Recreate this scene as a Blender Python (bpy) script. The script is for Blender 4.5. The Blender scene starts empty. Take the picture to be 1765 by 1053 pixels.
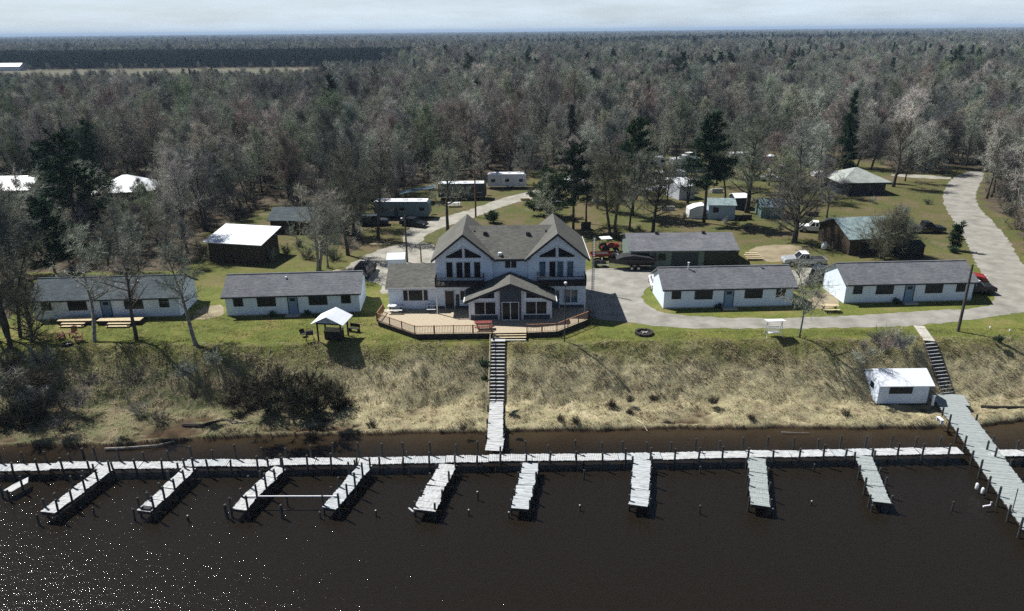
import bpy, math, random
import numpy as np
R = math.radians
sc = bpy.context.scene
COL = sc.collection
# ------------------------------------------------------------------ camera
F_PX, PITCH, ROLL, CAM_H = 1260.0, R(20.6), .0096, 30.3
cam = bpy.data.cameras.new('camera'); camo = bpy.data.objects.new('camera', cam); COL.objects.link(camo)
cam.sensor_width = 36; cam.lens = 36*F_PX/1765; cam.clip_end = 40000; cam.clip_start = .5
cp, sp = math.cos(PITCH), math.sin(PITCH)
Rv = np.array((1, 0, 0.)); Uv = np.array((0, sp, cp)); Fv = np.array((0, cp, -sp))
cr, sr = math.cos(ROLL), math.sin(ROLL)
rt = Rv*cr-Uv*sr; up = Rv*sr+Uv*cr
from mathutils import Matrix, Vector
camo.matrix_world = Matrix(((rt[0], up[0], -Fv[0], 0), (rt[1], up[1], -Fv[1], 0), (rt[2], up[2], -Fv[2], CAM_H), (0, 0, 0, 1)))
sc.camera = camo
# ------------------------------------------------------------------ light
SUN_EL, SUN_AZ = R(53), math.atan2(-.82, .57)      # azimuth measured from +Y towards +X
S = Vector((math.sin(SUN_AZ)*math.cos(SUN_EL), math.cos(SUN_AZ)*math.cos(SUN_EL), math.sin(SUN_EL)))
sun = bpy.data.lights.new('sun', 'SUN'); suno = bpy.data.objects.new('sun', sun); COL.objects.link(suno)
sun.energy = 5.0; sun.angle = R(.5); sun.color = (1, .975, .93)
suno.rotation_euler = S.to_track_quat('Z', 'Y').to_euler()
world = bpy.data.worlds.new('World'); sc.world = world; world.use_nodes = True
wn, wl = world.node_tree.nodes, world.node_tree.links
bg = wn['Background']; bg.inputs[1].default_value = .046
sky = wn.new('ShaderNodeTexSky'); sky.sky_type = 'NISHITA'; sky.sun_disc = False
sky.sun_elevation = SUN_EL; sky.sun_rotation = SUN_AZ % (2*math.pi); sky.air_density = .8; sky.dust_density = .6; sky.ozone_density = 1.5
tc = wn.new('ShaderNodeTexCoord'); mp = wn.new('ShaderNodeMapping'); mp.inputs['Scale'].default_value = (3, 3, 22)
cn = wn.new('ShaderNodeTexNoise'); cn.inputs['Scale'].default_value = 2.2; cn.inputs['Detail'].default_value = 7; cn.inputs['Roughness'].default_value = .6
rp = wn.new('ShaderNodeValToRGB'); rp.color_ramp.elements[0].position = .36; rp.color_ramp.elements[1].position = .74
rp.color_ramp.elements[0].color = (.62, .62, .62, 1); rp.color_ramp.elements[1].color = (1, 1, 1, 1)
mx = wn.new('ShaderNodeMix'); mx.data_type = 'RGBA'; mx.inputs[7].default_value = (12.0, 13.9, 15.4, 1)
wl.new(tc.outputs['Generated'], mp.inputs[0]); wl.new(mp.outputs[0], cn.inputs['Vector']); wl.new(cn.outputs['Fac'], rp.inputs[0])
sz_ = wn.new('ShaderNodeSeparateXYZ'); wl.new(tc.outputs['Generated'], sz_.inputs[0])
lo_ = wn.new('ShaderNodeMapRange'); lo_.inputs[1].default_value = .16; lo_.inputs[2].default_value = .05; wl.new(sz_.outputs[2], lo_.inputs[0])
ml_ = wn.new('ShaderNodeMath'); ml_.operation = 'MULTIPLY'; wl.new(rp.outputs[0], ml_.inputs[0]); wl.new(lo_.outputs[0], ml_.inputs[1]); wl.new(ml_.outputs[0], mx.inputs[0]); wl.new(sky.outputs[0], mx.inputs[6]); wl.new(mx.outputs[2], bg.inputs[0])
sc.view_settings.view_transform = 'Standard'; sc.view_settings.look = 'None'; sc.view_settings.gamma = 1
sc.view_settings.exposure = 0.5
sc.cycles.use_denoising = False
sc.cycles.max_bounces = 5; sc.cycles.diffuse_bounces = 2; sc.cycles.glossy_bounces = 2; sc.cycles.transmission_bounces = 2
sc.cycles.sample_clamp_indirect = 3

# ------------------------------------------------------------------ survey: a pixel of the photograph to a point on the ground plane z, or on the vertical plane Y
def ray(px, py, cr=cr, sr=sr, cp=cp, sp=sp):
    u = px-882.5; v = 526.5-py
    a = u*cr+v*sr; b = -u*sr+v*cr
    return np.array((a/F_PX, cp+b/F_PX*sp, -sp+b/F_PX*cp))
def G(px, py, z=0.0):
    d = ray(px, py); t = (z-CAM_H)/d[2]
    return float(d[0]*t), float(d[1]*t)
def HZ(px, py, Y):
    d = ray(px, py); t = Y/d[1]
    return float(CAM_H+d[2]*t)
def PX(x, y, z=0.0, rt=rt, up=up):
    p = np.array((x, y, z-CAM_H)); fz = p@Fv
    a = p@rt/fz*F_PX; b = p@up/fz*F_PX
    return 882.5+a, 526.5-b

# ------------------------------------------------------------------ mesh builder
class MB:
    def __init__(s): s.v = []; s.f = []
    def quad(s, *pts):
        n = len(s.v); s.v += [tuple(p) for p in pts]; s.f.append(tuple(range(n, n+len(pts)))); return s
    def box(s, x0, x1, y0, y1, z0, z1):
        n = len(s.v)
        s.v += [(x0, y0, z0), (x1, y0, z0), (x1, y1, z0), (x0, y1, z0), (x0, y0, z1), (x1, y0, z1), (x1, y1, z1), (x0, y1, z1)]
        s.f += [(n, n+3, n+2, n+1), (n+4, n+5, n+6, n+7), (n, n+1, n+5, n+4), (n+1, n+2, n+6, n+5), (n+2, n+3, n+7, n+6), (n+3, n, n+4, n+7)]
        return s
    def obox(s, cx, cy, cz, lx, ly, lz, rz=0, rx=0, ry=0):
        m = Matrix.Translation((cx, cy, cz)) @ Matrix.Rotation(rz, 4, 'Z') @ Matrix.Rotation(ry, 4, 'Y') @ Matrix.Rotation(rx, 4, 'X')
        n = len(s.v); s.box(-lx/2, lx/2, -ly/2, ly/2, -lz/2, lz/2)
        s.v[n:] = [tuple(m @ Vector(p)) for p in s.v[n:]]; return s
    def prism(s, pts, a, b, axis='y'):
        """outline pts (2D) extruded between a and b along axis; y: pts=(x,z)  x: pts=(y,z)  z: pts=(x,y)"""
        n = len(s.v); k = len(pts)
        mk = {'y': lambda p, t: (p[0], t, p[1]), 'x': lambda p, t: (t, p[0], p[1]), 'z': lambda p, t: (p[0], p[1], t)}[axis]
        s.v += [mk(p, a) for p in pts]+[mk(p, b) for p in pts]
        s.f += [tuple(range(n, n+k)), tuple(range(n+2*k-1, n+k-1, -1))]
        s.f += [(n+i, n+k+i, n+k+(i+1) % k, n+(i+1) % k) for i in range(k)]
        return s
    def tube(s, pts, rad, k=6, cap=True):
        n0 = len(s.v); P = [Vector(p) for p in pts]
        if not hasattr(rad, '__len__'): rad = [rad]*len(P)
        for i, p in enumerate(P):
            d = (P[min(i+1, len(P)-1)]-P[max(i-1, 0)]).normalized()
            a = d.cross(Vector((0, 0, 1)) if abs(d.z) < .9 else Vector((1, 0, 0))).normalized(); b = d.cross(a)
            for j in range(k):
                t = 2*math.pi*j/k; s.v.append(tuple(p+(a*math.cos(t)+b*math.sin(t))*rad[i]))
        for i in range(len(P)-1):
            for j in range(k):
                q = n0+i*k; s.f.append((q+j, q+(j+1) % k, q+k+(j+1) % k, q+k+j))
        if cap:
            s.f.append(tuple(n0+j for j in range(k))[::-1]); s.f.append(tuple(n0+(len(P)-1)*k+j for j in range(k)))
        return s
    def disc(s, c, r, axis, w, k=14):
        d = Vector(axis).normalized()*w/2; c = Vector(c); return s.tube([c-d, c+d], r, k)
    def build(s, name, mat=None, parent=None, smooth=False):
        me = bpy.data.meshes.new(name); me.from_pydata(s.v, [], s.f)
        if mat:
            for m in (mat if isinstance(mat, (list, tuple)) else [mat]): me.materials.append(m)
        if smooth: me.polygons.foreach_set('use_smooth', [True]*len(me.polygons))
        o = bpy.data.objects.new(name, me); COL.objects.link(o)
        if parent: o.parent = parent
        return o
def tag(o, label=None, cat=None, group=None, kind=None):
    if label: o['label'] = label
    if cat: o['category'] = cat
    if group: o['group'] = group
    if kind: o['kind'] = kind
    return o
def thing(name, label, cat, loc=(0, 0, 0), rz=0, group=None):
    o = bpy.data.objects.new(name, None); COL.objects.link(o); o.empty_display_size = .3
    o.location = loc; o.rotation_euler = (0, 0, rz)
    return tag(o, label, cat, group)
def dup(root, loc, rz=0, label=None, group=None, scale=None):
    def cpy(o, par):
        c = o.copy(); COL.objects.link(c); c.parent = par
        for ch in KIDS.get(o.name, ()): cpy(ch, c)
        return c
    KIDS = {}
    def reg(o):
        KIDS[o.name] = list(o.children)
        for c in o.children: reg(c)
    reg(root)
    r = cpy(root, None); r.location = loc; r.rotation_euler = (0, 0, rz)
    if scale: r.scale = scale if hasattr(scale, '__len__') else (scale,)*3
    if label: r['label'] = label
    if group: r['group'] = group
    return r

# ------------------------------------------------------------------ materials
def nmat(name):
    m = bpy.data.materials.new(name); m.use_nodes = True
    return m, m.node_tree.nodes, m.node_tree.links, m.node_tree.nodes['Principled BSDF']
def pmat(name, c1, c2=None, rough=.8, scale=4, detail=5, bump=0, metal=0, spec=.4, stretch=(1, 1, 1), lo=.35, hi=.65, bscale=None, rnd=0):
    m, N, L, B = nmat(name)
    if c2 is None: c2 = tuple(x*.72 for x in c1)
    tc = N.new('ShaderNodeTexCoord'); mp = N.new('ShaderNodeMapping'); mp.inputs['Scale'].default_value = stretch
    L.new(tc.outputs['Object'], mp.inputs[0])
    no = N.new('ShaderNodeTexNoise'); no.inputs['Scale'].default_value = scale; no.inputs['Detail'].default_value = detail; no.inputs['Roughness'].default_value = .65
    L.new(mp.outputs[0], no.inputs['Vector'])
    r = N.new('ShaderNodeValToRGB'); r.color_ramp.elements[0].position = lo; r.color_ramp.elements[1].position = hi
    r.color_ramp.elements[0].color = (*c2, 1); r.color_ramp.elements[1].color = (*c1, 1)
    L.new(no.outputs['Fac'], r.inputs[0])
    out = r.outputs[0]
    if rnd:
        oi = N.new('ShaderNodeObjectInfo'); hs = N.new('ShaderNodeHueSaturation'); mr = N.new('ShaderNodeMapRange')
        mr.inputs[3].default_value = 1-rnd; mr.inputs[4].default_value = 1+rnd
        L.new(oi.outputs['Random'], mr.inputs[0]); L.new(mr.outputs[0], hs.inputs['Value']); L.new(out, hs.inputs['Color']); out = hs.outputs[0]
    L.new(out, B.inputs['Base Color'])
    B.inputs['Roughness'].default_value = rough; B.inputs['Metallic'].default_value = metal; B.inputs['Specular IOR Level'].default_value = spec
    if bump:
        bp = N.new('ShaderNodeBump'); bp.inputs['Strength'].default_value = bump; bp.inputs['Distance'].default_value = .05
        if bscale:
            n2 = N.new('ShaderNodeTexNoise'); n2.inputs['Scale'].default_value = bscale; n2.inputs['Detail'].default_value = 4; L.new(mp.outputs[0], n2.inputs['Vector']); L.new(n2.outputs['Fac'], bp.inputs['Height'])
        else: L.new(no.outputs['Fac'], bp.inputs['Height'])
        L.new(bp.outputs[0], B.inputs['Normal'])
    return m
def shingle(name, c1, c2, streak=1.0):
    """asphalt shingles: courses along the slope, tab to tab variation, weathering"""
    m, N, L, B = nmat(name)
    tc = N.new('ShaderNodeTexCoord')
    mp = N.new('ShaderNodeMapping'); mp.inputs['Scale'].default_value = (1.2, 7, 7); L.new(tc.outputs['Object'], mp.inputs[0])
    vo = N.new('ShaderNodeTexVoronoi'); vo.inputs['Scale'].default_value = 2.2; L.new(mp.outputs[0], vo.inputs['Vector'])
    no = N.new('ShaderNodeTexNoise'); no.inputs['Scale'].default_value = .55; no.inputs['Detail'].default_value = 8; no.inputs['Roughness'].default_value = .7; L.new(tc.outputs['Object'], no.inputs['Vector'])
    bw = N.new('ShaderNodeSeparateColor'); L.new(vo.outputs['Color'], bw.inputs[0])
    r = N.new('ShaderNodeMix'); r.data_type = 'RGBA'; r.inputs[6].default_value = (*c1, 1); r.inputs[7].default_value = (*c2, 1); L.new(bw.outputs[0], r.inputs[0])
    r2 = N.new('ShaderNodeMix'); r2.data_type = 'RGBA'; r2.blend_type = 'MULTIPLY'; r2.inputs[0].default_value = .6*streak
    rr = N.new('ShaderNodeValToRGB'); rr.color_ramp.elements[0].position = .3; rr.color_ramp.elements[1].position = .7; rr.color_ramp.elements[0].color = (.45, .47, .5, 1); rr.color_ramp.elements[1].color = (1.2, 1.2, 1.15, 1)
    L.new(no.outputs['Fac'], rr.inputs[0]); L.new(r.outputs[2], r2.inputs[6]); L.new(rr.outputs[0], r2.inputs[7]); L.new(r2.outputs[2], B.inputs['Base Color'])
    B.inputs['Roughness'].default_value = .95; B.inputs['Specular IOR Level'].default_value = .2
    bp = N.new('ShaderNodeBump'); bp.inputs['Strength'].default_value = .5; bp.inputs['Distance'].default_value = .03; L.new(bw.outputs[1], bp.inputs['Height']); L.new(bp.outputs[0], B.inputs['Normal'])
    return m
def siding(name, c):
    m, N, L, B = nmat(name)
    tc = N.new('ShaderNodeTexCoord'); sx = N.new('ShaderNodeSeparateXYZ'); L.new(tc.outputs['Object'], sx.inputs[0])
    mu = N.new('ShaderNodeMath'); mu.operation = 'MULTIPLY'; mu.inputs[1].default_value = 4.5; L.new(sx.outputs[2], mu.inputs[0])
    fr = N.new('ShaderNodeMath'); fr.operation = 'FRACT'; L.new(mu.outputs[0], fr.inputs[0])
    no = N.new('ShaderNodeTexNoise'); no.inputs['Scale'].default_value = .9; no.inputs['Detail'].default_value = 4; L.new(tc.outputs['Object'], no.inputs['Vector'])
    r = N.new('ShaderNodeValToRGB'); r.color_ramp.elements[0].position = .3; r.color_ramp.elements[1].position = .6
    r.color_ramp.elements[0].color = (*[x*.92 for x in c], 1); r.color_ramp.elements[1].color = (*c, 1); L.new(no.outputs['Fac'], r.inputs[0])
    gt = N.new('ShaderNodeMath'); gt.operation = 'LESS_THAN'; gt.inputs[1].default_value = .12; L.new(fr.outputs[0], gt.inputs[0])
    mx = N.new('ShaderNodeMix'); mx.data_type = 'RGBA'; mx.blend_type = 'MULTIPLY'; mx.inputs[7].default_value = (.72, .74, .78, 1); L.new(gt.outputs[0], mx.inputs[0]); L.new(r.outputs[0], mx.inputs[6]); L.new(mx.outputs[2], B.inputs['Base Color'])
    B.inputs['Roughness'].default_value = .6; B.inputs['Specular IOR Level'].default_value = .3
    return m
def twig(name, base, var):
    """bark and twigs; each tree takes its own tint"""
    m, N, L, B = nmat(name)
    oi = N.new('ShaderNodeObjectInfo'); r = N.new('ShaderNodeValToRGB'); e = r.color_ramp.elements
    e[0].color = (*var[0], 1); e[1].color = (*var[-1], 1)
    for i, c in enumerate(var[1:-1]): x = e.new((i+1)/(len(var)-1)); x.color = (*c, 1)
    L.new(oi.outputs['Random'], r.inputs[0])
    tc = N.new('ShaderNodeTexCoord'); no = N.new('ShaderNodeTexNoise'); no.inputs['Scale'].default_value = .8; no.inputs['Detail'].default_value = 6; L.new(tc.outputs['Object'], no.inputs['Vector'])
    rr = N.new('ShaderNodeValToRGB'); rr.color_ramp.elements[0].position = .35; rr.color_ramp.elements[1].position = .65; rr.color_ramp.elements[0].color = (.65, .65, .65, 1); rr.color_ramp.elements[1].color = (1.3, 1.3, 1.3, 1); L.new(no.outputs['Fac'], rr.inputs[0])
    mx = N.new('ShaderNodeMix'); mx.data_type = 'RGBA'; mx.blend_type = 'MULTIPLY'; mx.inputs[0].default_value = 1; L.new(r.outputs[0], mx.inputs[6]); L.new(rr.outputs[0], mx.inputs[7])
    # stands of one species: broad patches of tint across the wood
    geo = N.new('ShaderNodeNewGeometry'); n3 = N.new('ShaderNodeTexNoise'); n3.inputs['Scale'].default_value = .018; n3.inputs['Detail'].default_value = 4; L.new(geo.outputs['Position'], n3.inputs['Vector'])
    r3 = N.new('ShaderNodeValToRGB'); e = r3.color_ramp.elements; e[0].position = .34; e[0].color = (.62, .64, .7, 1); e[1].position = .68; e[1].color = (1.25, 1.18, 1.15, 1)
    for p_, c_ in ((.43, (.85, .95, .8)), (.5, (1.0, .95, .95)), (.58, (.9, 1.02, .9))): q_ = e.new(p_); q_.color = (*c_, 1)
    L.new(n3.outputs['Fac'], r3.inputs[0]); m3 = N.new('ShaderNodeMix'); m3.data_type = 'RGBA'; m3.blend_type = 'MULTIPLY'; m3.inputs[0].default_value = 1; L.new(mx.outputs[2], m3.inputs[6]); L.new(r3.outputs[0], m3.inputs[7]); L.new(m3.outputs[2], B.inputs['Base Color'])
    B.inputs['Roughness'].default_value = .95; B.inputs['Specular IOR Level'].default_value = .15
    return m
M = {}
M['white'] = siding('white_siding', (.77, .86, .98))
M['trim'] = pmat('white_trim', (.78, .8, .84), rough=.5, scale=6)
M['dark_trim'] = pmat('dark_trim', (.03, .035, .045), rough=.6)
M['glass'] = pmat('window_glass', (.012, .016, .022), (.006, .008, .01), rough=.25, spec=.25, scale=.7)
M['glass_blue'] = pmat('curtained_glass', (.10, .19, .27), (.03, .06, .09), rough=.15, spec=.6, scale=1.4, stretch=(3, 1, .5))
M['roof_grey'] = shingle('grey_shingles', (.2, .205, .22), (.12, .125, .14))
M['roof_dark'] = shingle('dark_shingles', (.11, .135, .15), (.055, .07, .08))
M['roof_olive'] = shingle('weathered_shingles', (.165, .162, .145), (.095, .093, .085), .8)
M['metal_white'] = pmat('white_metal_roof', (.85, .88, .92), (.72, .76, .8), rough=.45, scale=3, stretch=(1, .2, 1))
M['metal_teal'] = pmat('teal_metal_roof', (.34, .42, .42), (.1, .15, .16), rough=.45, scale=2, lo=.3, hi=.7)
M['stone_blue'] = pmat('blue_grey_siding', (.06, .08, .105), (.03, .04, .055), rough=.7, scale=8)
M['door_blue'] = pmat('blue_door', (.2, .32, .48), rough=.5)
M['wood_deck'] = pmat('deck_boards', (.5, .42, .3), (.35, .295, .21), rough=.75, scale=2.5, detail=8, stretch=(1, 6, 1))
M['wood_red'] = pmat('stained_railing', (.33, .16, .09), (.2, .1, .06), rough=.7)
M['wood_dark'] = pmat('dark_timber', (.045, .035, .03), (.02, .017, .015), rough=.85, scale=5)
M['wood_grey'] = pmat('weathered_boards', (.48, .51, .52), (.24, .26, .27), rough=.85, scale=1.3, detail=8, stretch=(4, 1, 1), lo=.3, hi=.6)
M['wood_white'] = pmat('sun_bleached_boards', (.53, .54, .54), (.24, .25, .255), rough=.85, scale=1.2, detail=8, stretch=(1, 4, 1), lo=.3, hi=.6)
M['wood_green'] = pmat('grey_green_boards', (.36, .39, .385), (.2, .23, .23), rough=.85, scale=2, detail=8, stretch=(1, 5, 1), lo=.3, hi=.65)
M['post'] = pmat('wet_post', (.05, .055, .055), (.018, .02, .02), rough=.8, scale=6)
M['pole'] = pmat('pole_wood', (.09, .085, .075), (.04, .038, .035), rough=.85, scale=6)
M['pole_red'] = pmat('red_brown_pole', (.2, .09, .05), rough=.85)
M['wood_tan'] = pmat('tan_lumber', (.62, .52, .33), (.45, .36, .22), rough=.8)
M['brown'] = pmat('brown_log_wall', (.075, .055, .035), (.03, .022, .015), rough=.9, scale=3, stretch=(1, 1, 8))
M['greenwall'] = pmat('grey_green_wall', (.2, .25, .22), (.12, .16, .14), rough=.8)
M['concrete'] = pmat('concrete', (.5, .48, .43), (.36, .35, .31), rough=.9)
M['black'] = pmat('black_paint', (.012, .013, .016), rough=.35)
M['black_matt'] = pmat('black_cover', (.02, .022, .025), rough=.8)
M['tyre'] = pmat('tyre_rubber', (.015, .015, .015), rough=.9)
M['chrome'] = pmat('metal', (.5, .5, .5), rough=.35, metal=.8)
M['red'] = pmat('red_paint', (.3, .025, .025), rough=.35)
M['red_wood'] = pmat('red_stained_wood', (.25, .05, .04), (.12, .03, .025), rough=.7)
M['silver'] = pmat('silver_paint', (.5, .53, .57), rough=.3, metal=.3)
M['white_paint'] = pmat('white_paint', (.82, .83, .85), (.7, .72, .75), rough=.4)
M['teal_side'] = pmat('teal_trailer_side', (.12, .2, .25), (.07, .11, .14), rough=.5)
M['dark_side'] = pmat('dark_trailer_side', (.03, .045, .06), (.015, .02, .03), rough=.5)
M['grey_side'] = pmat('pale_trailer_side', (.6, .63, .72), (.45, .48, .55), rough=.5)
M['lightblue'] = pmat('light_blue_wall', (.42, .52, .62), (.3, .38, .46), rough=.7)
M['green_shed'] = pmat('green_shed_wall', (.16, .25, .24), (.09, .15, .14), rough=.7)
M['bark'] = twig('bark', None, [(.07, .06, .05), (.1, .09, .08), (.055, .05, .045)])
M['bark_pale'] = pmat('pale_bark', (.34, .32, .28), (.12, .11, .1), rough=.9, scale=3)
M['bark_green'] = pmat('lichen_bark', (.16, .22, .17), (.08, .09, .07), rough=.9, scale=4)
M['twigs'] = twig('twigs', None, [(.2, .19, .175), (.36, .35, .33), (.12, .125, .13), (.27, .3, .21), (.52, .51, .48), (.27, .205, .19), (.2, .235, .22), (.45, .43, .36), (.15, .135, .145)])
M['twigs_dark'] = twig('dark_twigs', None, [(.15, .13, .105), (.19, .165, .13), (.13, .13, .12)])
M['brush'] = twig('brush_twigs', None, [(.07, .055, .04), (.09, .075, .055), (.06, .06, .045)])
M['needles'] = twig('needles', None, [(.022, .045, .02), (.03, .06, .028), (.018, .036, .02)])
M['leaf_green'] = pmat('shrub_leaf', (.06, .11, .04), (.03, .06, .03), rough=.8)

# ------------------------------------------------------------------ ground
def vnoise(x, y, seed=0):
    """smooth value noise, numpy"""
    def h(i, j):
        k = (i.astype(np.int64)*374761393+j.astype(np.int64)*668265263+seed*1442695041) & 0xffffffff
        k = ((k ^ (k >> 13))*1274126177) & 0xffffffff
        return ((k ^ (k >> 16)) & 0xffff)/65535.0
    i, j = np.floor(x), np.floor(y); u, v = x-i, y-j; u = u*u*(3-2*u); v = v*v*(3-2*v)
    return (h(i, j)*(1-u)+h(i+1, j)*u)*(1-v)+(h(i, j+1)*(1-u)+h(i+1, j+1)*u)*v-.5
def bluff_z(x, y):
    """height of the land; x, y numpy arrays"""
    wl_ = 60.2+np.interp(x, [-60, -47, -36, -26, -15, 0, 17, 39, 44, 49, 60], [-1.9, -1.7, -1.8, -.5, -.2, 0, .3, -.1, .2, 1.2, 1.4])
    wob = .35*np.sin(x*.55)+.25*np.sin(x*1.27+1)+.2*np.sin(x*2.9)
    wl_ = wl_+.5*wob*.5
    top = 69.5+1.0*vnoise(x*.15, y*0, 7)
    foot = 64.3
    t = np.clip((top-y)/(top-foot), 0, 1)
    z = -4.25*(t*.75+.25*t*t*(3-2*t))
    t2 = np.clip((foot-y)/np.maximum(foot-wl_, .5), 0, 1)
    z = z-.35*t2
    t3 = np.clip((wl_-y)/.35, 0, 1); z = z-.55*t3
    z = z-np.clip((wl_-.35-y)/6, 0, 1)*1.6
    bum = np.clip((top-y)/1.2, 0, 1)*np.clip((y-wl_)/.6+.2, 0, 1)
    z = z+bum*(.7*vnoise(x*.22, y*.3, 1)+.36*vnoise(x*.6+9, y*.75, 2)+.2*vnoise(x*1.5, y*1.9, 3)+.12*vnoise(x*3.3, y*3.9, 4))
    for sx0, sx1, ya, yb in ((-2.5, -.6, 69.75, 64.4), (42.4, 44.6, 69.0, 65.0)):   # the cut for each flight of stairs
        m = np.clip((x-sx0)/.5+1, 0, 1)*np.clip((sx1-x)/.5+1, 0, 1)
        ln = np.interp(-y, [-ya-.3, -ya, -yb], [0.0, -.25, -4.45]); z = np.where(y < ya+.5, z*(1-m)+np.minimum(z, ln)*m, z)
    return z
def gz(x, y): return float(bluff_z(np.array([x]), np.array([y]))[0])
xs = np.concatenate([-np.geomspace(160, 16000, 26)[::-1], np.arange(-158, -62, 3), np.arange(-62, 62, .4), np.arange(62, 160, 3), np.geomspace(160, 16000, 26)])
ys = np.concatenate([[-300, -50, 20, 40, 48], np.arange(52, 72, .22), np.arange(72, 180, 1.2), np.geomspace(181, 30000, 40)])
X, Y = np.meshgrid(xs, ys); nx, ny = len(xs), len(ys)
Z = bluff_z(X.ravel(), Y.ravel()).reshape(X.shape)
# clearing outline, surveyed on the ground
CLEAR = [G(*p) for p in [(-400, 640), (-60, 560), (20, 548), (45, 490), (55, 468), (320, 468), (335, 448), (352, 425), (345, 405), (470, 352), (560, 372), (600, 440), (628, 420), (622, 372), (640, 350), (700, 338), (705, 318), (835, 308), (845, 299), (930, 296), (1000, 282), (1140, 268), (1180, 252), (1300, 258), (1430, 262), (1500, 280), (1560, 297), (1625, 300), (1640, 285), (1705, 290), (1692, 330), (1700, 360), (1760, 388), (1790, 480), (1900, 560), (2300, 640)]]
CLEAR += [(90, 40), (-90, 40)]
def inpoly(px, py, poly):
    ins = np.zeros(px.shape, bool); n = len(poly)
    for i in range(n):
        x1, y1 = poly[i]; x2, y2 = poly[(i+1) % n]
        if y1 == y2: continue
        c = ((y1 > py) != (y2 > py)) & (px < (x2-x1)*(py-y1)/(y2-y1)+x1)
        ins ^= c
    return ins
FIELD = [(-700, 708), (-700, 480), (-250, 470), (-120, 500), (-170, 708)]
clear = inpoly(X.ravel(), Y.ravel(), CLEAR)
me = bpy.data.meshes.new('ground')
idx = np.arange(nx*ny).reshape(ny, nx)
q = np.stack([idx[:-1, :-1], idx[:-1, 1:], idx[1:, 1:], idx[1:, :-1]], -1).reshape(-1, 4)
me.from_pydata(np.stack([X.ravel(), Y.ravel(), Z.ravel()], -1).tolist(), [], q.tolist())
me.polygons.foreach_set('use_smooth', [True]*len(me.polygons))
at = me.attributes.new('clearing', 'FLOAT', 'POINT'); at.data.foreach_set('value', clear.astype(np.float32))
at = me.attributes.new('field', 'FLOAT', 'POINT'); at.data.foreach_set('value', inpoly(X.ravel(), Y.ravel(), FIELD).astype(np.float32))
def ground_mat():
    m, N, L, B = nmat('ground')
    geo = N.new('ShaderNodeNewGeometry'); sx = N.new('ShaderNodeSeparateXYZ'); L.new(geo.outputs['Position'], sx.inputs[0])
    def noise(s, d=6, r=.6, st=None, dist=0):
        n = N.new('ShaderNodeTexNoise'); n.inputs['Scale'].default_value = s; n.inputs['Detail'].default_value = d; n.inputs['Roughness'].default_value = r; n.inputs['Distortion'].default_value = dist
        if st:
            mp = N.new('ShaderNodeMapping'); mp.inputs['Scale'].default_value = st; L.new(geo.outputs['Position'], mp.inputs[0]); L.new(mp.outputs[0], n.inputs['Vector'])
        else: L.new(geo.outputs['Position'], n.inputs['Vector'])
        return n.outputs['Fac']
    def ramp(f, *st):
        r = N.new('ShaderNodeValToRGB'); e = r.color_ramp.elements
        e[0].position = st[0][0]; e[0].color = (*st[0][1], 1); e[1].position = st[-1][0]; e[1].color = (*st[-1][1], 1)
        for p, c in st[1:-1]: x = e.new(p); x.color = (*c, 1)
        L.new(f, r.inputs[0]); return r.outputs[0]
    def mix(f, a, b, bl='MIX'):
        x = N.new('ShaderNodeMix'); x.data_type = 'RGBA'; x.blend_type = bl
        if isinstance(f, float): x.inputs[0].default_value = f
        else: L.new(f, x.inputs[0])
        L.new(a, x.inputs[6]); L.new(b, x.inputs[7]); return x.outputs[2]
    def mrange(f, a, b):
        x = N.new('ShaderNodeMapRange'); x.inputs[1].default_value = a; x.inputs[2].default_value = b; L.new(f, x.inputs[0]); return x.outputs[0]
    def add(a, b, s=1.0):
        x = N.new('ShaderNodeMath'); x.operation = 'MULTIPLY_ADD'; x.inputs[1].default_value = s; L.new(b, x.inputs[0]); L.new(a, x.inputs[2]); return x.outputs[0]
    lawn = ramp(noise(.17, 9, .72), (.28, (.12, .09, .04)), (.38, (.2, .175, .07)), (.46, (.155, .165, .04)), (.56, (.105, .13, .028)), (.66, (.175, .175, .05)), (.74, (.23, .2, .09)), (.85, (.11, .14, .035)))
    fine = ramp(noise(3.5, 8, .8), (.25, (.45, .45, .45)), (.5, (.95, .95, .95)), (.78, (1.5, 1.5, 1.45)))
    back = ramp(noise(.12, 8, .75), (.3, (.1, .08, .05)), (.4, (.14, .11, .065)), (.48, (.11, .1, .04)), (.56, (.08, .095, .028)), (.64, (.14, .12, .065)), (.75, (.18, .15, .09)), (.85, (.07, .085, .028)))
    lawn = mix(mrange(add(sx.outputs[1], noise(.08, 5), 40), 105.0, 125.0), lawn, back)
    lawn = mix(.85, lawn, fine, 'MULTIPLY')
    dry = ramp(noise(.5, 10, .75, (1, 1, 1.5)), (.25, (.15, .125, .075)), (.4, (.31, .26, .165)), (.5, (.3, .28, .165)), (.6, (.43, .375, .24)), (.8, (.56, .49, .34)))
    dry = mix(.9, dry, ramp(noise(2.6, 9, .8, (1.6, .9, .6), 1.2), (.3, (.55, .54, .52)), (.5, (.97, .97, .97)), (.7, (1.35, 1.3, 1.2))), 'MULTIPLY')
    shaded_green = ramp(noise(.6, 9, .75), (.3, (.07, .065, .04)), (.45, (.13, .145, .065)), (.55, (.19, .16, .1)), (.7, (.27, .25, .14)))  # greener growth of the left bluff, the trees' shade put into its darker colour
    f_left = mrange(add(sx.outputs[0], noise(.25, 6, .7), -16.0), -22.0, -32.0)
    dry = mix(f_left, dry, shaded_green)
    floor = ramp(noise(.35, 8, .7), (.3, (.045, .036, .026)), (.5, (.085, .068, .045)), (.7, (.12, .1, .065)))
    f_dry = mrange(add(sx.outputs[1], noise(.35, 6, .7), 6.0), 72.6, 70.4)
    at1 = N.new('ShaderNodeAttribute'); at1.attribute_name = 'clearing'
    at2 = N.new('ShaderNodeAttribute'); at2.attribute_name = 'field'
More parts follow.
